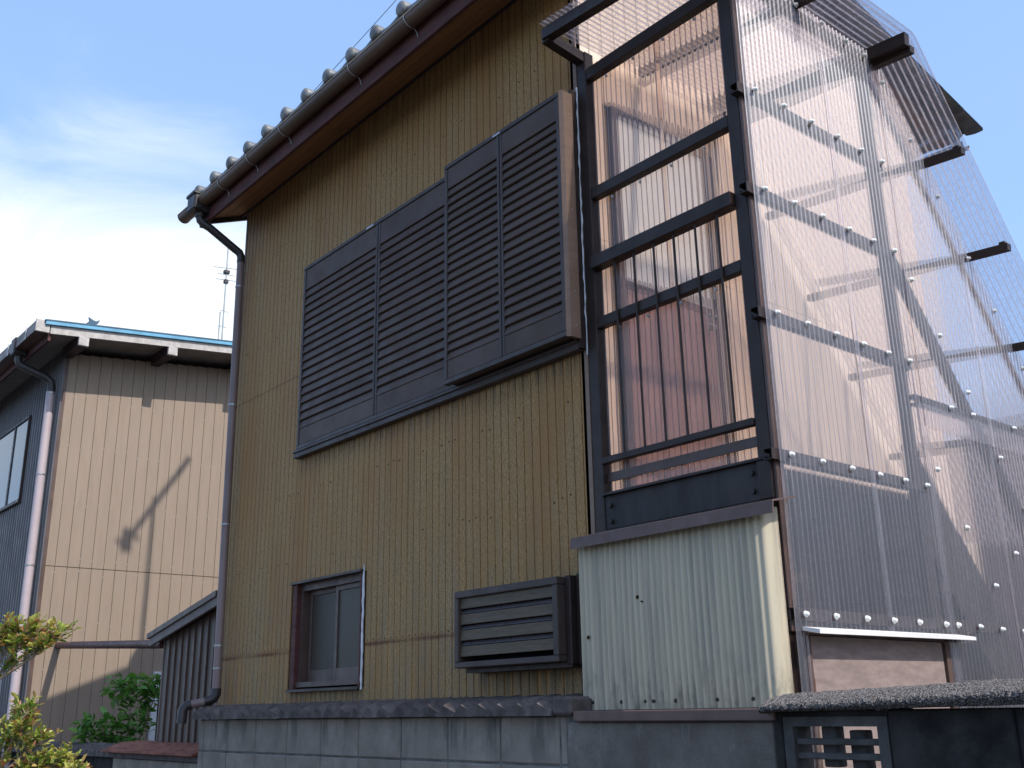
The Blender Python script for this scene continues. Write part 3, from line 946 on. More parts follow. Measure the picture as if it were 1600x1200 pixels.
for k in range(4):
    zb = a + k * p
    sl_ = MB().prism([(-0.136, zb + p * 0.34), (-0.1365, zb + p * 0.37), (-0.1345, zb + p * 0.62), (-0.1335, zb + p * 0.64), (-0.1325, zb + p * 0.985), (-0.120, zb + p * 0.985), (-0.120, zb + p * 0.34)], 0, lx0 + fb * 0.9, lx1 - fb).obj('slat', 'louver_slat', hood)
    if k > 0:
        MB().prism([(-0.128, zb + p * 0.04), (-0.110, zb + p * 0.31), (-0.100, zb + p * 0.31), (-0.115, zb + p * 0.04)], 0, lx0 + fb * 0.9, lx1 - fb).obj('slat_shoulder', 'louver_sky_sheen', sl_)

# ------------------------------------------------------------------ stair enclosure on the gable side
enc = thing('stair_enclosure', 'outside stair enclosed in clear corrugated plastic on a dark steel frame', 'stair enclosure', (0.5, 1.2, 0))
ZL = 2.39                     # landing height
SLOPE = 1.25
roof_z = lambda x, y: 4.715 - 0.085 * x - (max(0.0, y - 1.10) * SLOPE)
PX = 1.0                      # plane of the clear right-hand sheets

for x0 in (0.004, 0.895):
    MB().cbox(x0, x0 + 0.06, -0.002, 0.058, (0.0 if x0 > 0.5 else 0.0), roof_z(x0, 0) - 0.05, 0.003).obj('post', 'frame_dark', enc)
MB().cbox(0.905, 0.955, 1.04, 1.09, 0.0, 4.60, 0.003).obj('post', 'frame_dark', enc)
MB().cbox(0.905, 0.955, 2.55, 2.60, 0.0, 2.75, 0.003).obj('post', 'frame_dark', enc)
MB().cbox(0.957, 0.972, 0.0, 0.05, 1.75, 4.60, 0.002).obj('post_lit_side', 'frame_brown', enc)  # added paler strip, the post's sunlit side put into its colour
# arms that carry the front purlin, purlin, roof purlins
for x0 in (0.008, 0.90):
    zz = roof_z(x0, 0)
    MB().bar((x0 + 0.025, 0.03, zz - 0.085), (x0 + 0.025, -0.235, zz - 0.055), 0.05, 0.055).obj('roof_arm', 'frame_dark', enc)
MB().bar((0.02, -0.225, roof_z(0.02, 0) - 0.035), (1.19, -0.225, roof_z(1.19, 0) - 0.035), 0.05, 0.06).obj('purlin', 'frame_dark', enc)
MB().bar((0.03, 0.45, roof_z(0.03, 0) - 0.03), (1.19, 0.45, roof_z(1.19, 0) - 0.03), 0.04, 0.04).obj('purlin', 'frame_dark', enc)
for y, h in ((1.06, 0.065), (1.10, 0.035), (1.47, 0.035), (1.81, 0.035), (2.15, 0.035), (2.5, 0.035)):
    off = 0.045 if y != 1.10 else 0.085
    MB().bar((0.03, y, roof_z(0.03, y) - off), (1.205, y, roof_z(1.205, y) - off), 0.04, h).obj('purlin', 'frame_dark', enc)
    if y > 1.2:
        MB().cbox(1.16, 1.19, y - 0.012, y + 0.012, roof_z(1.2, y) - 0.03, roof_z(1.2, y) - 0.008, 0.002).obj('purlin_clip', 'frame_dark', enc)
MB().bar((0.94, 1.06, roof_z(0.94, 1.1) - 0.05), (0.94, 2.85, roof_z(0.94, 2.85) - 0.045), 0.02, 0.03).obj('rafter', 'frame_brown', enc)
# front rails
YR = 0.0
for z0, z1, yf, yb, nm in ((4.495, 4.56, 0.0, 0.045, 'rail'), (3.835, 3.892, 0.0, 0.045, 'rail'), (3.460, 3.524, -0.03, 0.03, 'handrail'), (3.172, 3.224, 0.0, 0.04, 'rail'), (2.528, 2.558, -0.012, 0.02, 'rail')):
    MB().cbox(0.066, 0.893, yf, yb, z0, z1, 0.003).obj(nm, 'frame_dark', enc)
MB().box(0.066, 0.893, 0.026, 0.034, 2.452, 2.492).obj('flat_bar', 'frame_brown', enc)
for x in (0.205, 0.325, 0.445, 0.563, 0.683, 0.803):
    MB().tube([(x, -0.008, 3.46), (x + 0.004, -0.008, 2.555)], 0.0055, 8).obj('baluster', 'frame_dark', enc)
for z in (4.47, 3.81, 3.15):
    for x in (0.18, 0.36, 0.55, 0.74):
        MB().tube([(x, 0.030, z), (x, 0.022, z)], 0.007, 8).obj('screw', 'metal_wire', enc)
# steel beam under the landing
bm_ = MB()
bm_.box(0.066, 0.893, 0.004, 0.014, 2.24, 2.384).box(0.06, 0.96, -0.018, 0.06, 2.386, 2.396).box(0.06, 0.96, -0.004, 0.06, 2.224, 2.236)
bm_ = bm_.obj('beam', 'beam_black', enc)
for x, z in ((0.10, 2.27), (0.10, 2.34), (0.86, 2.275), (0.86, 2.345)):
    MB().tube([(x, 0.006, z), (x, -0.008, z)], 0.011, 6).obj('bolt', 'beam_black', bm_)
MB().cbox(0.893, 0.957, -0.012, -0.003, 2.236, 2.384, 0.002).obj('end_plate', 'frame_dark', enc)
# landing planks and stair
for k in range(7):
    MB().cbox(0.03, 0.90, 0.07 + k * 0.14, 0.07 + k * 0.14 + 0.134, ZL - 0.05, ZL - 0.012, 0.003).obj('landing_plank', 'landing_wood', enc)
for x0 in (0.05, 0.925):
    MB().prism([(1.02, ZL + 0.16), (1.14, ZL + 0.16), (3.02, ZL + 0.16 - 1.88 * SLOPE), (3.02, 0.0), (2.84, 0.0), (1.02, ZL - 0.13)], 0, x0 - 0.006, x0 + 0.006).obj('stringer', 'beam_black', enc)
for k in range(11):
    z = ZL - 0.2 * (k + 1)
    y = 1.05 + 0.16 * k
    MB().cbox(0.058, 0.917, y, y + 0.19, z - 0.03, z, 0.003).obj('tread', 'landing_wood', enc)
for k in range(11):
    z = ZL - 0.2 * (k + 1)
    y = 1.05 + 0.16 * k
    MB().box(0.058, 0.917, y + 0.002, y + 0.014, z + 0.001, z + 0.168).obj('riser', 'landing_wood', enc)
zz = 0.05
k = 0
while zz < 2.30:
    MB().cbox(0.012, 0.030, 0.06, 3.0, zz, min(2.32, zz + 0.145), 0.003).obj('shade_board', 'shade_board_dark' if k % 3 else 'shade_board_brown', enc)  # added boards, coloured dark to give the gloom under the landing
    zz += 0.15
    k += 1
# side battens behind the clear sheets: open C channels
def channel(y0, y1, z, nm='batten'):
    w, hh, tt = 0.040, 0.044, 0.004
    x1 = PX - 0.008
    x0 = x1 - w
    MB().box(x1 - tt, x1, y0, y1, z - hh / 2, z + hh / 2).box(x0, x1 - tt, y0, y1, z + hh / 2 - tt, z + hh / 2).box(x0, x1 - tt, y0, y1, z - hh / 2, z - hh / 2 + tt) \
        .box(x0, x0 + tt, y0, y1, z + 0.008, z + hh / 2 - tt).box(x0, x0 + tt, y0, y1, z - hh / 2 + tt, z - 0.008).obj(nm, 'frame_dark', enc)


for z in (3.965, 3.50, 2.96, 2.395):
    channel(-0.045, 1.06, z)
channel(0.0, 1.56, 1.81)
channel(1.06, 2.75, 2.80)
channel(0.0, 1.04, 4.56)
MB().bar((0.97, 1.04, 3.49), (0.97, 2.80, 3.49 - 1.76 * SLOPE), 0.035, 0.06, (0, 0, 1)).obj('stair_rail', 'frame_dark', enc)

CP = 0.032


def corrugated(name, O, U, N, V, width, lo, hi, mat, parent, label=None, amp=0.0060, seg=8, pitch=CP, phase=0.0):
    O, U, N, V = Vector(O), Vector(U), Vector(N), Vector(V)
    cnt = max(2, int(width / pitch * seg))
    m = MB()
    v = []
    K = 7
    sd = random.uniform(0, 6)
    for i in range(cnt + 1):
        u = width * i / cnt
        q = O + U * u + N * (amp * math.cos(2 * math.pi * (u / pitch + phase)))
        l_, h_ = lo(u), hi(u)
        for j in range(K):
            w_ = l_ + (h_ - l_) * j / (K - 1)
            warp = 0.0022 * math.sin(5.1 * w_ + sd) + 0.0016 * math.sin(11.0 * u + 3.3 * w_ + 2 * sd)
            v.append(q + V * w_ + N * warp)
    m.add(v, [(K * i + j, K * i + K + j, K * i + K + j + 1, K * i + j + 1) for i in range(cnt) for j in range(K - 1)], True)
    return m.obj(name, mat, parent, label)


# bronze sheets inside the front frame
for a, b, off in ((0.055, 0.50, 0.0), (0.47, 0.905, 0.003)):
    corrugated('front_sheet', (a, 0.044 + off, 0), (1, 0, 0), (0, 1, 0), (0, 0, 1), b - a, lambda u: 2.398, lambda u: 4.60, 'poly_bronze', enc)

# clear sheets on the right
top_at = lambda y: min(4.605, 4.605 - (y - 1.09) * SLOPE)
bolt = MB()
bp_ = [(0.0125, 0.0), (0.0125, 0.004), (0.009, 0.006), (0.0085, 0.012), (0.005, 0.0155), (0.0, 0.016)]
bv, bf = [], []
for r, h in bp_:
    for k in range(8):
        a = 2 * math.pi * k / 8
        bv.append((h, r * math.cos(a), r * math.sin(a)))
for i in range(len(bp_) - 1):
    for k in range(8):
        a, b = i * 8 + k, i * 8 + (k + 1) % 8
        bf.append((a, b, b + 8, a + 8))
bolt.add(bv, bf, True)
bolt_me = bolt.mesh('bolt_cap', 'bolt_white')


def bolts(parent, pts, x=PX + 0.0115):
    for y, z in pts:
        link('bolt_cap', bolt_me, parent, (x, y, z), rot=(random.uniform(0, 1), random.uniform(-0.1, 0.1), random.uniform(-0.1, 0.1)))


rows = (3.97, 3.505, 2.965, 2.395)
s1 = corrugated('side_sheet', (PX, -0.02, 0), (0, 1, 0), (1, 0, 0), (0, 0, 1), 0.66, lambda u: (0.25 if u < 0.066 else 1.765), lambda u: 4.605, 'poly_clear', enc)
bolts(s1, [(y, z) for z in rows for y in (0.045, 0.245, 0.447)] + [(0.43, 4.575), (0.05, 4.58), (0.24, 4.58)])
s2 = corrugated('side_sheet', (PX + 0.002, 0.59, 0), (0, 1, 0), (1, 0, 0), (0, 0, 1), 0.53, lambda u: (1.765 if u < 0.455 else 0.25), lambda u: top_at(0.59 + u), 'poly_clear', enc)
bolts(s2, [(y, z) for z in rows for y in (0.65, 0.845)] + [(1.02, z) for z in rows] + [(0.63, 4.57), (0.83, 4.56), (0.99, 4.55)])
bolts(s2, [(y, 1.808) for y in (0.62, 0.81, 1.02)])
bolts(s1, [(y, 1.808) for y in (0.035, 0.225, 0.43)])
s3 = corrugated('side_sheet', (PX + 0.004, 1.09, 0), (0, 1, 0), (1, 0, 0), (0, 0, 1), 0.64, lambda u: 2.675, lambda u: max(2.675, top_at(1.09 + u)), 'poly_clear', enc)
bolts(s3, [(1.13, 4.45), (1.33, 4.20), (1.53, 3.95), (1.14, 3.39), (1.335, 3.155), (1.53, 2.91), (1.34, 2.80), (1.545, 2.80)])
s4 = corrugated('side_sheet', (PX + 0.002, 1.70, 0), (0, 1, 0), (1, 0, 0), (0, 0, 1), 0.64, lambda u: min(2.675, top_at(1.70 + u) - 0.01), lambda u: top_at(1.70 + u), 'poly_clear', enc)
bolts(s4, [(1.76, 3.67), (1.96, 3.43), (2.18, 3.16), (1.76, 2.62), (1.94, 2.39), (1.96, 2.80), (2.15, 2.80)])
s5 = corrugated('side_sheet', (PX - 0.002, 1.06, 0), (0, 1, 0), (1, 0, 0), (0, 0, 1), 0.66, lambda u: 0.25, lambda u: 2.785, 'poly_clear', enc)
bolts(s5, [(1.13, 2.48), (1.32, 2.24), (1.51, 1.995), (1.12, 1.808), (1.31, 1.808), (1.51, 1.803)])
s6 = corrugated('side_sheet', (PX - 0.004, 1.68, 0), (0, 1, 0), (1, 0, 0), (0, 0, 1), 0.95, lambda u: 0.25, lambda u: min(2.785, top_at(1.68 + u)), 'poly_clear', enc)
bolts(s6, [(1.76, 2.16), (1.95, 1.92), (1.72, 1.80), (1.93, 1.80)])

# corrugated roof: level over the landing, then down with the stair
m = MB()
path_y = [-0.285, 0.4, 1.085, 1.115, 1.8, 2.95]
x0, x1 = 0.035, 1.225
cnt = int((x1 - x0) / CP * 8)
v = []
for i in range(cnt + 1):
    x = x0 + (x1 - x0) * i / cnt
    w = 0.0045 * math.cos(2 * math.pi * x / CP)
    for y in path_y:
        st = y > 1.1
        v.append((x, y + (w * 0.78 if st else 0), roof_z(x, y) + (w * 0.62 if st else w)))
k = len(path_y)
m.add(v, [(i * k + j, i * k + j + 1, (i + 1) * k + j + 1, (i + 1) * k + j) for i in range(cnt) for j in range(k - 1)], True)
m.obj('roof_sheet', 'poly_roof', enc)

# plywood door under the landing with its white drip board
pd = MB().cbox(0.975, 0.990, 0.075, 1.005, 0.08, 1.735, 0.003).obj('plywood_door', 'plywood', enc, 'pinkish plywood door under the white drip board')
for z in (1.50, 0.6):
    MB().tube([(0.995, 0.068, z), (0.995, 0.068, z + 0.09)], 0.007, 8).obj('hinge', 'rust_sheet', pd)
fr = MB().box(0.95, 1.002, 0.036, 0.066, 0.0, 1.74).box(0.95, 1.002, 1.008, 1.045, 0.0, 1.74).box(0.95, 0.985, 0.066, 1.008, 1.738, 1.77).obj('door_frame', 'frame_brown', enc)
MB().add([(1.004, 0.02, 1.765), (1.075, 0.02, 1.752), (1.075, 1.135, 1.757), (1.004, 1.135, 1.77), (1.004, 0.02, 1.752), (1.075, 0.02, 1.737), (1.075, 1.135, 1.743), (1.004, 1.135, 1.757)],
         [(0, 1, 2, 3), (7, 6, 5, 4), (0, 4, 5, 1), (1, 5, 6, 2), (2, 6, 7, 3), (3, 7, 4, 0)]).obj('drip_board', 'awning_white', enc)

# things kept on a shelf under the landing
shelf = thing('wooden_shelf', 'rough plank shelf in the dark space under the stair landing', 'shelf', (0.25, 0.5, 0))
for z in (0.6, 1.35, 2.03):
    MB().cbox(0.02, 0.40, 0.10, 0.98, z, z + 0.03, 0.003).obj('shelf_board', 'plank_wood', shelf)
for y in (0.11, 0.94):
    for x in (0.03, 0.36):
        MB().cbox(x, x + 0.035, y, y + 0.035, 0.0, 2.15, 0.002).obj('upright', 'plank_wood', shelf)

# ------------------------------------------------------------------ white corrugated cladding below the landing
wc = thing('storage_shed', 'storage box clad in dirty white corrugated sheet below the landing', 'shed', (0.48, -0.06, 1.47))
m = MB()
v = []
R0, cx, cy = 0.035, 0.935, -0.065
straight = 0.935 + 0.002
tot = straight + R0 * math.pi / 2 + 0.05
cnt = int(tot / CP * 10)
for i in range(cnt + 1):
    u = tot * i / cnt
    amp = 0.0068 * min(1, max(0.12, (straight + 0.03 - u) / 0.06))
    if u < straight:
        q, nn_ = Vector((-0.002 + u, cy - R0, 0)), Vector((0, -1, 0))
    elif u < straight + R0 * math.pi / 2:
        a = (u - straight) / R0
        nn_ = Vector((math.sin(a), -math.cos(a), 0))
        q = Vector((cx, cy, 0)) + nn_ * R0
    else:
        q, nn_ = Vector((cx + R0, cy + (u - straight - R0 * math.pi / 2), 0)), Vector((1, 0, 0))
    w = math.cos(2 * math.pi * u / CP)
    q = q + nn_ * (amp * w)
    bulge = 0.010 * math.sin(math.pi * min(1, u / straight))
    for z, s in ((1.493, 0.0), (1.68, 0.8), (1.90, 1.0), (2.08, 0.6), (2.196, 0.0)):
        v.append(q + Vector((0.018 * (1 - (z - 1.49) / 0.69) * (-1 if u > 0.5 else 0) * 0, -bulge * s, z)))
k = 5
m.add(v, [(i * k + j, (i + 1) * k + j, (i + 1) * k + j + 1, i * k + j + 1) for i in range(cnt) for j in range(k - 1)], True)
wsh = m.obj('corrugated_sheet', 'white_frp', wc)
for x in (0.055, 0.215, 0.345, 0.385, 0.50, 0.70, 0.86):
    MB().tube([(x, -0.10, 1.522), (x, -0.108, 1.522)], 0.0075, 8).obj('screw', 'beam_black', wsh)
for x, z in ((0.33, 1.925), (0.352, 1.905), (0.04, 1.785)):
    MB().tube([(x, -0.104, z), (x + 0.004, -0.112, z - 0.006)], 0.006, 7).obj('dirt_lump', 'nail_rust', wsh)
MB().prism([(-0.155, 2.150), (-0.150, 2.150), (-0.145, 2.192), (-0.006, 2.222), (-0.006, 2.228), (-0.149, 2.198), (-0.152, 2.196)], 0, 0.0, 1.05).obj('top_flashing', 'flashing_brown', wc)
MB().cbox(0.045, 1.02, -0.215, -0.02, 1.450, 1.491, 0.004).obj('sill_board', 'flashing_brown', wc)
MB().box(0.02, 0.94, -0.045, -0.02, 1.49, 2.18).obj('back_frame', 'core_dark', wc)

# ------------------------------------------------------------------ block walls
bw = thing('block_wall', 'grey concrete block wall with scalloped dark coping below the house wall', 'wall', (-1.3, -0.12, 0))
FY = -0.185
MB().box(-3.56, 1.0, FY + 0.006, FY + 0.11, 0.0, 1.472).obj('mortar_core', 'mortar', bw)
BL = 0.385
blk = {}


def block(x0, x1, z0, z1):
    c = 0.004
    key = (round(x1 - x0, 3), round(z1 - z0, 3))
    if key not in blk:
        blk[key] = MB().cbox(0, x1 - x0, 0, 0.10, 0, z1 - z0, 0.006).mesh('block', 'concrete_block')
    link('block', blk[key], bw, (x0, FY + random.uniform(-0.002, 0.002), z0))


for rrow in range(7):
    z1 = 1.472 - rrow * 0.197
    z0 = z1 - 0.190
    # the joints line up from course to course
    x = -3.572
    edges = [-3.572, -3.50, -3.155, -2.765 + 0.0]
    xx = -2.765
    while xx < 0.0:
        edges.append(xx)
        xx += BL
    edges = sorted(set(round(e, 3) for e in edges if e < -0.02)) + [-0.02]
    for a, b in zip(edges[:-1], edges[1:]):
        if b - a > 0.04:
            block(a + 0.004, b - 0.004, z0, z1)
MB().cbox(-0.017, 1.0, FY - 0.006, FY + 0.10, 0.0, 1.448, 0.006).obj('rendered_panel', 'render_cement', bw)


def coping_mesh(L, waves, y0, y1, z0, zf, zb, name, mat):
    """sloping coping stone, front edge pressed into a row of small gables"""
    N = waves * 4
    rnd = random.Random(int(L * 1000))
    V, F = [], []
    for i in range(N + 1):
        x = L * i / N
        ph = (i % 4) / 4
        tri = 1 - abs(2 * ph - 1)
        z = zf - 0.004 + 0.032 * tri + rnd.uniform(-0.002, 0.002)
        V += [(x, y0, z0), (x, y0 + 0.004 - 0.016 * tri + rnd.uniform(-0.002, 0.002), z - 0.006), (x, y0 + 0.030, z + 0.004 + 0.010 * tri), (x, y0 + 0.11, zf + 0.018 + 0.034 * tri), (x, y1, zb - 0.006 + 0.014 * tri), (x, y1, z0)]
    for i in range(N):
        a, b = i * 6, i * 6 + 6
        for j in range(6):
            F.append((a + j, b + j, b + (j + 1) % 6, a + (j + 1) % 6))
    F += [(0, 1, 2, 3, 4, 5), tuple(N * 6 + j for j in (5, 4, 3, 2, 1, 0))]
    m = MB()
    m.add(V, F)
    return m.mesh(name, mat)


CL = 0.392
cop = coping_mesh(CL - 0.004, 3, FY - 0.045, -0.005, 1.474, 1.503, 1.556, 'coping_stone', 'coping_grey')
x = -3.60
while x < -0.30:
    link('coping_stone', cop, bw, (x, random.uniform(-0.003, 0.003), random.uniform(-0.002, 0.002)))
    x += CL
MB().cbox(x, 0.04, FY - 0.04, -0.006, 1.474, 1.548, 0.012).obj('coping_stone', 'coping_grey', bw)

# dark wall on the right with an openwork block
dw = thing('dark_wall', 'blackened block wall with rough pebbly coping and one openwork block', 'wall', (2.6, -0.12, 0))
DX0 = 1.004
zt = 1.484
ow0, ow1, oz0, oz1 = 1.045, 1.425, 1.265, 1.462
f = MB()
yb0, yb1 = -0.20, -0.10
f.box(ow0, ow0 + 0.036, yb0, yb1, oz0, oz1).box(ow1 - 0.036, ow1, yb0, yb1, oz0, oz1)
f.box(ow0 + 0.036, ow1 - 0.036, yb0, yb1, oz1 - 0.030, oz1).box(ow0 + 0.036, ow1 - 0.036, yb0, yb1, oz0, oz0 + 0.030)
f = f.obj('openwork_block', 'openwork', dw, 'pierced openwork block with crossed bars')
iz0, iz1 = oz0 + 0.030, oz1 - 0.030
for k in (1, 2):
    zc = iz0 + (iz1 - iz0) * (0.02 + 0.32 * k)
    MB().cbox(ow0 + 0.036, ow1 - 0.036, yb0 + 0.012, yb0 + 0.045, zc - 0.010, zc + 0.010, 0.003).obj('cross_bar', 'openwork', f)
for k in (1, 2):
    xc = ow0 + 0.036 + (ow1 - ow0 - 0.072) * k / 3
    MB().cbox(xc - 0.028, xc + 0.028, yb0 + 0.048, yb1 - 0.004, iz0 + (0.012 if k == 1 else 0), iz1 - (0 if k == 1 else 0.012), 0.004).obj('upright_bar', 'openwork', f)
MB().cbox(DX0, ow0 - 0.004, yb0, yb1, 0.0, zt, 0.005).obj('block', 'dark_block', dw)
MB().box(ow0 - 0.002, ow1 + 0.002, yb0 + 0.004, yb1, oz1 + 0.001, zt).obj('mortar_bed', 'dark_block', dw)
MB().box(ow0 - 0.002, ow1 + 0.002, yb0 + 0.006, yb1, 0.0, oz0 - 0.002).obj('mortar_core', 'dark_block', dw)
dk = {}
for rrow in range(7):
    z1 = zt - 0.002 - rrow * 0.197
    z0 = z1 - 0.192
    x = ow1 + 0.004
    if rrow > 0:
        MB().cbox(ow0, ow1, yb0, yb1 - 0.01, z0 - 0.014, z1 - 0.024, 0.005).obj('block', 'dark_block', dw)
    while x < 4.2:
        L = 0.386
        if 'm' not in dk:
            dk['m'] = MB().cbox(0, L, 0, 0.1, 0, 0.192, 0.005).mesh('block', 'dark_block')
        link('block', dk['m'], dw, (x, yb0 + random.uniform(-0.002, 0.002), z0))
        x += 0.392
MB().box(ow1 + 0.006, 4.2, yb0 + 0.008, yb1 - 0.002, 0.0, zt - 0.004).obj('mortar_core', 'dark_block', dw)
# rough coping lumps
rr = random.Random(11)


def rough_coping(xa, xb):
    nx, prof = max(8, int((xb - xa) / 0.006)), []
    base = [(-0.250, 1.478), (-0.262, 1.480), (-0.266, 1.486), (-0.265, 1.493), (-0.260, 1.499), (-0.250, 1.503), (-0.238, 1.507), (-0.225, 1.511), (-0.21, 1.515), (-0.195, 1.519), (-0.18, 1.522), (-0.165, 1.526), (-0.15, 1.529), (-0.13, 1.532), (-0.11, 1.535), (-0.09, 1.536), (-0.07, 1.532), (-0.06, 1.515), (-0.06, 1.478)]
    V, F = [], []
    for i in range(nx + 1):
        x = xa + (xb - xa) * i / nx
        rise = 0.030 * (x - 1.0)
        for j, (y, z) in enumerate(base):
            a = 0.0032 if 0 < j < len(base) - 1 else 0.0015
            e = 0.006 if i in (0, nx) else 0
            V.append((x + rr.uniform(-a, a) * 0.6, y * (1 - e) + rr.uniform(-a, a), z + (rise if j not in (0, len(base) - 1) else rise * 0.5) + rr.uniform(-a, a) - e))
    k = len(base)
    for i in range(nx):
        for j in range(k):
            F.append((i * k + j, (i + 1) * k + j, (i + 1) * k + (j + 1) % k, i * k + (j + 1) % k))
    F += [tuple(range(k)), tuple(nx * k + j for j in reversed(range(k)))]
    m = MB()
    m.add(V, F)
    m.obj('coping_stone', 'rough_coping', dw)


for xa, xb in ((0.998, 1.425), (1.433, 2.03), (2.038, 2.63), (2.638, 3.23), (3.238, 3.83), (3.838, 4.25)):
    rough_coping(xa, xb)

# low wall on the far left, and the pier with the rusty cap
fw_ = thing('low_wall', 'low dark wall with scalloped coping in front of the tan neighbour house', 'wall', (-7.2, 0.0, 0))
cop2 = coping_mesh(0.388, 4, -0.10, 0.10, 1.20, 1.232, 1.285, 'coping_stone', 'coping_grey')
x = -9.2
fb_me = MB().cbox(0, 0.386, 0, 0.1, 0, 0.192, 0.005).mesh('block', 'dark_block')
while x < -5.45:
    link('coping_stone', cop2, fw_, (x, 0, random.uniform(-0.003, 0.003)))
    for rrow in range(6):
        link('block', fb_me, fw_, (x, -0.055, 1.198 - 0.197 * (rrow + 1)))
    x += 0.392
MB().box(-9.2, x, -0.045, 0.04, 0.0, 1.196).obj('mortar_core', 'mortar', fw_)
pier = thing('capped_wall', 'short pale block wall topped by a sheet of rusty red metal', 'wall', (-4.6, -0.05, 0))
MB().prism([(-0.20, 1.245), (-0.20, 1.258), (-0.05, 1.312), (0.13, 1.318), (0.13, 1.30), (-0.05, 1.295), (-0.192, 1.240)], 0, -5.30, -3.62).obj('rusty_cap', 'rust_sheet', pier)
MB().box(-5.24, -3.62, -0.16, 0.09, 1.205, 1.242).obj('timber_plate', 'bargeboard', pier)
for k in range(5):
    for rrow in range(6):
        MB().cbox(-5.20 + k * 0.33, -5.20 + k * 0.33 + 0.324, -0.14, -0.04, 1.20 - 0.197 * (rrow + 1) + 0.005, 1.20 - 0.197 * rrow, 0.005).obj('block', 'concrete_block', pier)
MB().box(-5.19, -3.60, -0.13, 0.06, 0, 1.19).obj('mortar_core', 'mortar', pier)

# ------------------------------------------------------------------ lean-to shed against the house's left side
ls = thing('lean_to_shed', 'small brown ribbed metal lean-to with a sloping roof beside the downpipe', 'shed', (-4.4, 0.8, 0))
lz = lambda x: 2.29 + (x + 3.80) * 0.185
MB().prism([(-4.85, 0.0), (-3.76, 0.0), (-3.76, lz(-3.76) - 0.03), (-4.85, lz(-4.85) - 0.03)], 1, 0.075, 1.6).obj('inner_wall', 'core_dark', ls)
k = 0
x = -4.845
while x < -3.80:
    MB().prism([(x, 0.0), (x + 0.088, 0.0), (x + 0.088, lz(x + 0.088) - 0.035), (x, lz(x) - 0.035)], 1, 0.058, 0.078).obj('wall_panel', 'shed_metal', ls)
    MB().prism([(x + 0.090, 0.0), (x + 0.112, 0.0), (x + 0.112, lz(x + 0.11) - 0.035), (x + 0.090, lz(x + 0.09) - 0.035)], 1, 0.042, 0.078).obj('seam', 'frame_brown', ls)
    x += 0.114
MB().box(-4.865, -4.845, 0.05, 1.6, 0, lz(-4.85) - 0.03).obj('side_wall', 'shed_metal', ls)
MB().prism([(-4.97, lz(-4.97) + 0.0), (-3.76, lz(-3.76)), (-3.76, lz(-3.76) + 0.04), (-4.97, lz(-4.97) + 0.04)], 1, -0.05, 1.7).obj('roof', 'shed_metal', ls)
MB().prism([(-4.94, lz(-4.94) - 0.062), (-3.76, lz(-3.76) - 0.062), (-3.76, lz(-3.76) - 0.002), (-4.94, lz(-4.94) - 0.002)], 1, -0.035, -0.012).obj('bargeboard', 'shed_trim', ls)
po = MB().tube([(-4.9, 0.06, 2.035), (-8.0, 0.21, 2.20)], 0.034, 12).obj('drain_pole', 'pole_maroon')
tag(po, 'maroon pole spanning from the lean-to shed to the tan wall', 'pole')

# ------------------------------------------------------------------ neighbour house
nh = thing('neighbour_house', 'tan sided neighbour house with low blue metal roof and grey ribbed side', 'house', (-11, 3.0, 0))
NX, NY = -8.0, -0.03
nz_ = lambda y: 5.285 + 0.10 * (y + 0.40)          # underside of the verge
MB().prism([(NY + 0.03, 0.0), (7.0, 0.0), (7.0, nz_(7) - 0.06), (NY + 0.03, nz_(0) - 0.06)], 0, -16.0, NX - 0.02).obj('inner_wall', 'neigh_groove', nh)
bwid = 0.1235
kk = 0
y = NY
while y < 2.9:
    pr = [(NX - 0.018, y + 0.0015), (NX - 0.002, y + 0.002), (NX, y + 0.005), (NX, y + bwid - 0.004), (NX - 0.002, y + bwid - 0.0015), (NX - 0.018, y + bwid - 0.001)]
    for z0, z1 in ((0.2, 2.985), (2.992, nz_(y) - 0.04)):
        MB().prism(pr, 2, z0, z1).obj('siding_board', 'neigh_tan', nh)
    y += bwid
sc = MB()
rs = random.Random(9)
yy_ = NY + bwid
while yy_ < 2.2:
    for zq in (4.82, 4.25, 3.65, 3.06, 2.93, 2.4, 1.95):
        if rs.random() < 0.8:
            zz_ = zq + rs.uniform(-0.03, 0.03)
            sc.tube([(NX - 0.004, yy_, zz_), (NX + 0.003, yy_, zz_)], 0.0035, 6)
    yy_ += bwid
o = sc.obj('fixing_screws', 'alu_white', nh)
o['kind'] = 'stuff'
MB().box(NX - 0.018, NX, y + 0.003, 7.0, 0.2, nz_(3) - 0.04).obj('siding_panel', 'neigh_tan', nh)
MB().box(NX - 0.02, NX + 0.006, NY - 0.008, NY + 0.03, 0.2, nz_(0) - 0.04).obj('corner_trim', 'frame_brown', nh)
# ribbed side wall
m = MB()
prof = []
x = -16.0
while x < NX - 0.02:
    prof += [(x, NY), (x + 0.055, NY), (x + 0.062, NY - 0.018), (x + 0.078, NY - 0.018), (x + 0.085, NY)]
    x += 0.09
v = []
for a, b in prof:
    v += [(a, b, 0.2), (a, b, 5.40)]
m.add(v, [(2 * i, 2 * i + 2, 2 * i + 3, 2 * i + 1) for i in range(len(prof) - 1)])
m.obj('ribbed_wall', 'neigh_rib', nh)
wn = part_root('window', nh)
MB().cbox(-10.8, -9.02, NY - 0.045, NY - 0.002, 4.775, 4.81, 0.004).obj('head_rail', 'shutter_frame', wn)
MB().cbox(-10.8, -9.02, NY - 0.05, NY - 0.002, 3.80, 3.84, 0.004).obj('sill', 'shutter_frame', wn)
MB().cbox(-9.05, -9.02, NY - 0.044, NY - 0.002, 3.84, 4.775, 0.004).obj('jamb', 'shutter_frame', wn)
MB().cbox(-9.60, -9.55, NY - 0.04, NY - 0.002, 3.84, 4.775, 0.004).obj('meeting_stile', 'shutter_frame', wn)
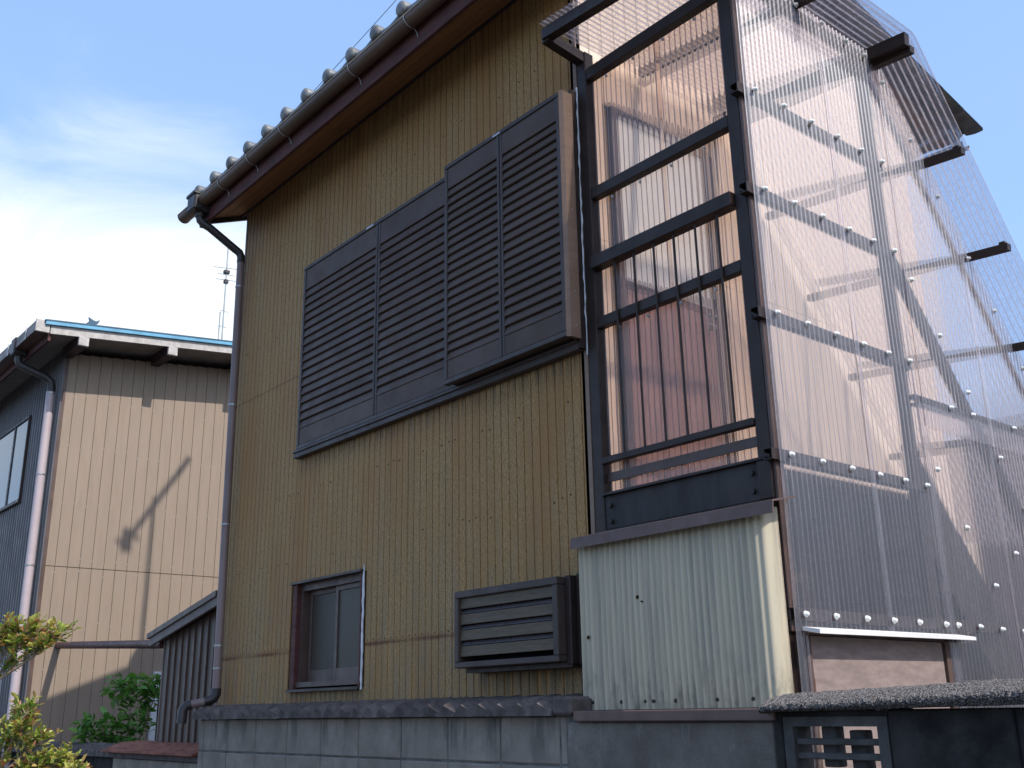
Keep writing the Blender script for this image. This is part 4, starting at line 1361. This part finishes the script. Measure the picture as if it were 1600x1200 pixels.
for a, b in ((-10.8, -9.60), (-9.55, -9.05)):
    MB().box(a, b, NY - 0.03, NY - 0.024, 3.84, 4.775).obj('pane', 'sky_glass', wn)
wn2 = part_root('window', nh)
MB().cbox(-10.6, -8.9, NY - 0.045, NY - 0.002, 2.0, 2.04, 0.004).obj('head_rail', 'alu_white', wn2)
MB().cbox(-8.93, -8.90, NY - 0.044, NY - 0.002, 1.0, 2.0, 0.004).obj('jamb', 'alu_white', wn2)
MB().box(-10.6, -8.93, NY - 0.03, NY - 0.024, 1.0, 2.0).obj('pane', 'sky_glass', wn2)
# roof
VX = -7.50
nr = MB().prism([(-0.42, nz_(-0.42) + 0.09), (7.2, nz_(7.2) + 0.09), (7.2, nz_(7.2) + 0.125), (-0.42, nz_(-0.42) + 0.125)], 0, -16, VX + 0.03).obj('roof', 'blue_roof', nh)
MB().prism([(-0.43, nz_(-0.43) + 0.127), (7.2, nz_(7.2) + 0.127), (7.2, nz_(7.2) + 0.142), (-0.43, nz_(-0.43) + 0.142)], 0, VX - 0.06, VX + 0.034).obj('verge_cap', 'ornament_blue', nr)
MB().prism([(-0.36, nz_(-0.36)), (7.2, nz_(7.2)), (7.2, nz_(7.2) + 0.088), (-0.36, nz_(-0.36) + 0.088)], 0, VX - 0.025, VX).obj('verge_board', 'old_white', nh)
MB().prism([(-0.34, nz_(-0.34) + 0.03), (7.2, nz_(7.2) + 0.03), (7.2, nz_(7.2) + 0.05), (-0.34, nz_(-0.34) + 0.05)], 0, -16, VX - 0.026).obj('soffit', 'soffit_grey', nh)
MB().box(-16, VX - 0.03, -0.37, -0.345, nz_(-0.36) - 0.07, nz_(-0.36) + 0.085).obj('fascia', 'red_wood', nh)
for y in (-0.02, 0.94, 1.9, 2.86):
    b_ = MB().cbox(NX - 0.05, VX - 0.03, y - 0.05, y + 0.05, nz_(y) - 0.095, nz_(y) + 0.028, 0.004).obj('purlin', 'bargeboard', nh)
    MB().cbox(VX - 0.03, VX - 0.022 + 0.03, y - 0.052, y + 0.052, nz_(y) - 0.097, nz_(y) - 0.002, 0.003).obj('purlin_end', 'old_white', b_)
ng = MB().prism([(-0.44 + a, 5.355 + b) for a, b in [(-0.065, 0.055), (-0.065, -0.055), (0.065, -0.055), (0.065, 0.055), (0.058, 0.055), (0.058, -0.048), (-0.058, -0.048), (-0.058, 0.055)]], 0, -16, VX - 0.02).obj('gutter', 'gutter_brown', nh)
MB().cbox(VX - 0.025, VX + 0.005, -0.51, -0.37, 5.29, 5.422, 0.004).obj('gutter_end', 'old_white', ng)
for x in (-7.85, -8.5, -9.1, -9.7):
    MB().box(x - 0.008, x + 0.008, -0.512, -0.506, 5.29, 5.43).obj('gutter_bracket', 'alu_white', ng)
nhp = MB().cbox(-8.36, -8.22, -0.52, -0.37, 5.24, 5.43, 0.012).obj('rain_hopper', 'pipe_dark', nh)
MB().tube([(-8.29, -0.44, 5.25), (-8.29, -0.44, 5.19), (-8.28, -0.42, 5.14), (-8.17, -0.17, 5.02), (-8.155, -0.12, 4.98), (-8.15, -0.11, 4.90), (-8.15, -0.11, 4.84)], 0.042, 12).obj('offset_pipe', 'pipe_dark', nhp)
nd = MB().tube([(-8.15, -0.11, 4.86), (-8.15, -0.11, 0.2)], 0.045, 16).obj('downpipe', 'pipe_pale', nh)
for z in (4.84, 3.95, 3.0, 2.05, 1.2):
    MB().tube([(-8.15, -0.11, z - 0.008), (-8.15, -0.11, z + 0.008)], 0.049, 16).obj('pipe_clamp', 'metal_wire', nd)
dr = MB().cbox(NX + 0.002, NX + 0.05, 1.215, 1.275, 0.3, 1.95, 0.004).cbox(NX + 0.002, NX + 0.05, 1.276, 2.1, 1.87, 1.95, 0.004).obj('door', 'alu_white', nh, 'white aluminium door frame half hidden behind the lean-to')
MB().box(NX + 0.004, NX + 0.02, 1.276, 2.1, 0.3, 1.869).obj('door_leaf', 'dark_inside', dr)
# small blue fitting on the roof edge
bb = MB()
bb.tube([(-7.56, 0.05, 5.40), (-7.56, 0.05, 5.53)], 0.008, 6)
bb.prism([(0.0, 5.50), (0.05, 5.49), (0.12, 5.52), (0.14, 5.57), (0.10, 5.545), (0.07, 5.55), (0.02, 5.575), (0.03, 5.535)], 0, -7.572, -7.55)
tag(bb.obj('roof_ornament', 'ornament_blue'), 'small dark blue bird shaped fitting on the blue roof edge', 'ornament')

# radio mast behind the neighbour's roof
rm = thing('radio_mast', 'thin grey radio antenna mast behind the blue roof', 'antenna', (-9.6, 2.42, 5.5))
mx, my = -9.6, 2.42
MB().tube([(mx, my, 5.55), (mx, my, 7.85)], 0.011, 6).obj('pole', 'metal_wire', rm)
MB().tube([(mx - 0.05, my - 0.03, 5.6), (mx - 0.05, my - 0.03, 6.85)], 0.009, 6).obj('side_pole', 'metal_wire', rm)
for z, L in ((7.50, 0.16), (7.40, 0.10), (7.32, 0.12), (6.85, 0.05), (6.62, 0.04)):
    MB().tube([(mx - L * 0.6, my - L, z + 0.02), (mx + L * 0.6, my + L, z - 0.01)], 0.005, 5).obj('element', 'metal_wire', rm)
MB().cbox(mx - 0.03, mx + 0.03, my - 0.04, my + 0.04, 7.42, 7.47, 0.006).cbox(mx - 0.025, mx + 0.025, my - 0.03, my + 0.03, 7.27, 7.33, 0.006).obj('clamp', 'pipe_dark', rm)
MB().tube([(mx + 0.08 * math.cos(a), my + 0.11 * math.cos(a), 6.2 + 0.11 * math.sin(a)) for a in [math.pi * k / 8 for k in range(9)]], 0.006, 6).obj('loop', 'metal_wire', rm)

# television aerial on the main roof; its shadow lies on the tan wall
ta = thing('roof_aerial', 'television aerial on the tiled ridge, its shadow on the tan wall', 'antenna', (-2.9, 1.76, 6.1))
MB().tube([(-2.9, 1.67, 6.0), (-2.9, 1.67, 8.80)], 0.022, 8).obj('mast', 'metal_wire', ta)
MB().cbox(-2.50, -2.38, 1.41, 1.52, 8.68, 8.84, 0.01).obj('matching_box', 'pipe_dark', ta)
bo = MB().tube([(-2.38, 1.44, 8.76), (-3.45, 1.97, 8.76)], 0.03, 8).obj('boom', 'metal_wire', ta)
for k in range(9):
    t_ = k / 8
    cx_, cy_ = -2.38 - 1.05 * t_, 1.44 + 0.52 * t_
    ew = 0.05 if k > 1 else 0.09
    MB().tube([(cx_ - ew * 0.6, cy_ - ew, 8.76), (cx_ + ew * 0.6, cy_ + ew, 8.76)], 0.005 if k > 1 else 0.02, 5).obj('element', 'metal_wire', bo)

# overhead wire
ow = MB().tube([(-5.29 + (k - 4) * 0.64 * 1.2, 2.36 + (k - 4) * 0.40 * 1.2, 9.36 + (k - 4) * 0.73 * 1.2) for k in range(2, 12)], 0.004, 5).obj('overhead_wire', 'pipe_dark')
tag(ow, 'thin dark wire rising from behind the tiled eave into the sky', 'wire')

# building behind the stair, seen only through the sheets
rb = thing('rear_building', 'reddish brown building behind the stair, seen through the clear sheets', 'building', (0, 7.5, 0))
MB().box(-3.2, 9.0, 7.02, 12.0, 0.0, 3.9).obj('inner_wall', 'core_dark', rb)
x = -3.2
while x < 5.0:
    MB().prism([(x, 7.0), (x + 0.24, 7.0), (x + 0.245, 7.02), (x - 0.003, 7.02)], 2, 0.0, 3.9).obj('siding_board', 'rear_wall', rb)
    x += 0.25
MB().prism([(6.6, 3.88), (12.2, 4.7), (12.2, 4.8), (6.6, 3.98)], 0, -3.5, 9.2).obj('roof', 'neigh_rib', rb)

# ------------------------------------------------------------------ plants


def leaves(m, cols, centre, spread, count, size, rng, palette, droop=0.2, upbias=0.3):
    for _ in range(count):
        while True:
            d = Vector((rng.uniform(-1, 1), rng.uniform(-1, 1), rng.uniform(-1, 1)))
            if d.length < 1:
                break
        p = Vector(centre) + Vector((d.x * spread[0], d.y * spread[1], d.z * spread[2]))
        one_leaf(m, cols, p, size * rng.uniform(0.65, 1.15), rng, palette, upbias)


def one_leaf(m, cols, p, L, rng, palette, upbias=0.3, direction=None):
    a = direction or Vector((rng.gauss(0, 1), rng.gauss(0, 1), rng.gauss(upbias, 0.6)))
    a = a.normalized()
    nrm = Vector((rng.gauss(0, 0.6), rng.gauss(0, 0.6), 1))
    s = a.cross(nrm)
    if s.length < 1e-3:
        s = Vector((1, 0, 0))
    s.normalize()
    u = s.cross(a).normalized()
    W = L * rng.uniform(0.40, 0.52)
    fold = L * 0.10
    curl = L * rng.uniform(-0.05, 0.18)
    v = [p, p + a * L * 0.35 + s * W * 0.5 + u * fold, p + a * L * 0.75 + s * W * 0.36 + u * (fold - curl * 0.4), p + a * L - u * curl,
         p + a * L * 0.75 - s * W * 0.36 + u * (fold - curl * 0.4), p + a * L * 0.35 - s * W * 0.5 + u * fold, p + a * L * 0.55 - u * curl * 0.3]
    m.add(v, [(0, 1, 6), (1, 2, 6), (2, 3, 6), (0, 6, 5), (6, 4, 5), (6, 3, 4)], True)
    c = rng.choices(palette[0], palette[1])[0]
    k = rng.uniform(0.8, 1.2)
    cols += [tuple(x * k for x in c)] * 7


def leaf_obj(m, cols, name, parent):
    me = bpy.data.meshes.new(name)
    me.from_pydata(m.v, [], m.f)
    me.polygons.foreach_set('use_smooth', m.s)
    me.materials.append(M['leaf'])
    at = me.color_attributes.new('leaf', 'FLOAT_COLOR', 'POINT')
    for i, c in enumerate(cols):
        at.data[i].color = (*c, 1)
    return link(name, me, parent)


def twig_bush(root, branches, name_f, rng, palette_tip, palette_in, size, per, spread):
    """branches: list of point paths (with radius); leaves crowd the outer half of each twig"""
    wood = MB()
    m, cols = MB(), []
    for path, r in branches:
        P = [Vector(p) for p in path]
        wood.tube(P, [r * (1 - 0.75 * i / (len(P) - 1)) for i in range(len(P))], 6)
        n_ = len(P)
        for _ in range(per):
            t = rng.uniform(0.30, 1.0) ** 0.8 * (n_ - 1)
            i = min(int(t), n_ - 2)
            q = P[i].lerp(P[i + 1], t - i)
            dirv = (P[-1] - P[0]).normalized()
            # short side shoot
            sd = (dirv * rng.uniform(0.2, 0.9) + Vector((rng.gauss(0, 0.7), rng.gauss(0, 0.7), rng.uniform(0.1, 1.1)))).normalized()
            ln = rng.uniform(0.4, 1.0) * spread
            e = q + sd * ln
            wood.tube([q, q.lerp(e, 0.5) + Vector((0, 0, 0.004)), e], [0.0022, 0.0016, 0.0010], 4, False)
            nl = rng.randint(4, 8)
            for j in range(nl):
                tt = 0.35 + 0.65 * j / max(1, nl - 1)
                pal = palette_tip if tt > 0.6 else palette_in
                dd = (sd * 0.8 + Vector((rng.gauss(0, 0.65), rng.gauss(0, 0.65), rng.gauss(0.15, 0.4)))).normalized()
                one_leaf(m, cols, q.lerp(e, tt), size * rng.uniform(0.6, 1.1), rng, pal, 0.3, dd)
    wood.obj('branches', 'bark', root)
    leaf_obj(m, cols, name_f, root)


rng = random.Random(21)
fb1 = thing('front_shrub', 'sunlit shrub with small yellow green and reddish young leaves in the foreground', 'shrub', (-1.85, -2.05, 0))
tip = ([(0.42, 0.40, 0.10), (0.46, 0.30, 0.12), (0.38, 0.17, 0.09), (0.30, 0.36, 0.08)], [6, 3, 2, 4])
inn = ([(0.14, 0.23, 0.035), (0.24, 0.31, 0.06), (0.09, 0.15, 0.025)], [3, 4, 1])
RT = (-1.85, -2.05, 0)


def bpath(*pts):
    return [Vector(p) for p in pts]


br = [
    (bpath(RT, (-1.80, -2.06, 0.9), (-1.70, -2.04, 1.50), (-1.57, -1.965, 1.655), (-1.48, -1.90, 1.715), (-1.40, -1.845, 1.775), (-1.335, -1.79, 1.835)), 0.011),
    (bpath((-1.60, -1.98, 1.63), (-1.52, -1.95, 1.73), (-1.46, -1.92, 1.80), (-1.42, -1.89, 1.835)), 0.005),
    (bpath((-1.66, -2.02, 1.58), (-1.58, -2.00, 1.74), (-1.52, -1.985, 1.82)), 0.005),
    (bpath((-1.53, -1.94, 1.68), (-1.44, -1.87, 1.745), (-1.385, -1.83, 1.80)), 0.004),
    (bpath(RT, (-1.84, -2.0, 0.7), (-1.72, -1.95, 1.25), (-1.62, -1.90, 1.42), (-1.535, -1.86, 1.50), (-1.515, -1.845, 1.525)), 0.010),
    (bpath((-1.70, -1.94, 1.20), (-1.60, -1.85, 1.33), (-1.54, -1.80, 1.385), (-1.51, -1.78, 1.40)), 0.006),
    (bpath((-1.72, -1.92, 1.05), (-1.60, -1.78, 1.22), (-1.51, -1.72, 1.30), (-1.47, -1.70, 1.335)), 0.006),
    (bpath((-1.74, -1.95, 1.10), (-1.66, -1.90, 1.30), (-1.61, -1.88, 1.42)), 0.006),
    (bpath((-1.74, -1.95, 1.00), (-1.66, -1.86, 1.18), (-1.60, -1.82, 1.28)), 0.006),
    (bpath((-1.76, -1.92, 0.9), (-1.62, -1.80, 1.08), (-1.55, -1.75, 1.20)), 0.006),
    (bpath((-1.72, -1.90, 1.00), (-1.58, -1.76, 1.16), (-1.48, -1.69, 1.24), (-1.42, -1.67, 1.285)), 0.006),
    (bpath((-1.70, -1.90, 1.06), (-1.60, -1.80, 1.26), (-1.53, -1.75, 1.33)), 0.005),
    (bpath((-1.66, -1.92, 1.28), (-1.58, -1.87, 1.42), (-1.545, -1.85, 1.46)), 0.005),
    (bpath((-1.62, -1.99, 1.62), (-1.545, -1.955, 1.77), (-1.49, -1.94, 1.84)), 0.004),
]
twig_bush(fb1, br, 'foliage', rng, tip, inn, 0.036, 34, 0.10)

rng = random.Random(5)
gs = thing('green_shrub', 'leafy green shrub in shade against the tan wall behind the low wall', 'shrub', (-6.5, 0.45, 0))
m, cols = MB(), []
pal = ([(0.065, 0.16, 0.035), (0.09, 0.21, 0.04), (0.17, 0.31, 0.08), (0.055, 0.12, 0.03)], [4, 5, 4, 1])
clumps = [((-6.5, 0.44, 1.74), (0.20, 0.24, 0.14), 190), ((-6.45, 0.66, 1.72), (0.16, 0.14, 0.16), 110), ((-6.5, 0.18, 1.42), (0.16, 0.20, 0.12), 120), ((-6.5, 0.45, 1.45), (0.18, 0.16, 0.2), 100),
          ((-6.5, 0.62, 1.50), (0.16, 0.12, 0.16), 40), ((-6.5, 0.06, 1.36), (0.12, 0.10, 0.06), 26), ((-6.5, 0.36, 1.18), (0.2, 0.3, 0.2), 120)]
for c_, s_, k_ in clumps:
    leaves(m, cols, c_, s_, k_, 0.095, rng, pal, 0.2, -0.25)
leaf_obj(m, cols, 'foliage', gs)
wd = MB()
for c_, s_, k_ in clumps:
    wd.tube([(-6.5, 0.45, 0), (-6.5, 0.45, 0.7), tuple(Vector((-6.5, 0.45, 1.0)).lerp(Vector(c_), 0.5)), c_], [0.018, 0.014, 0.009, 0.004], 6)
wd.obj('branches', 'bark', gs)
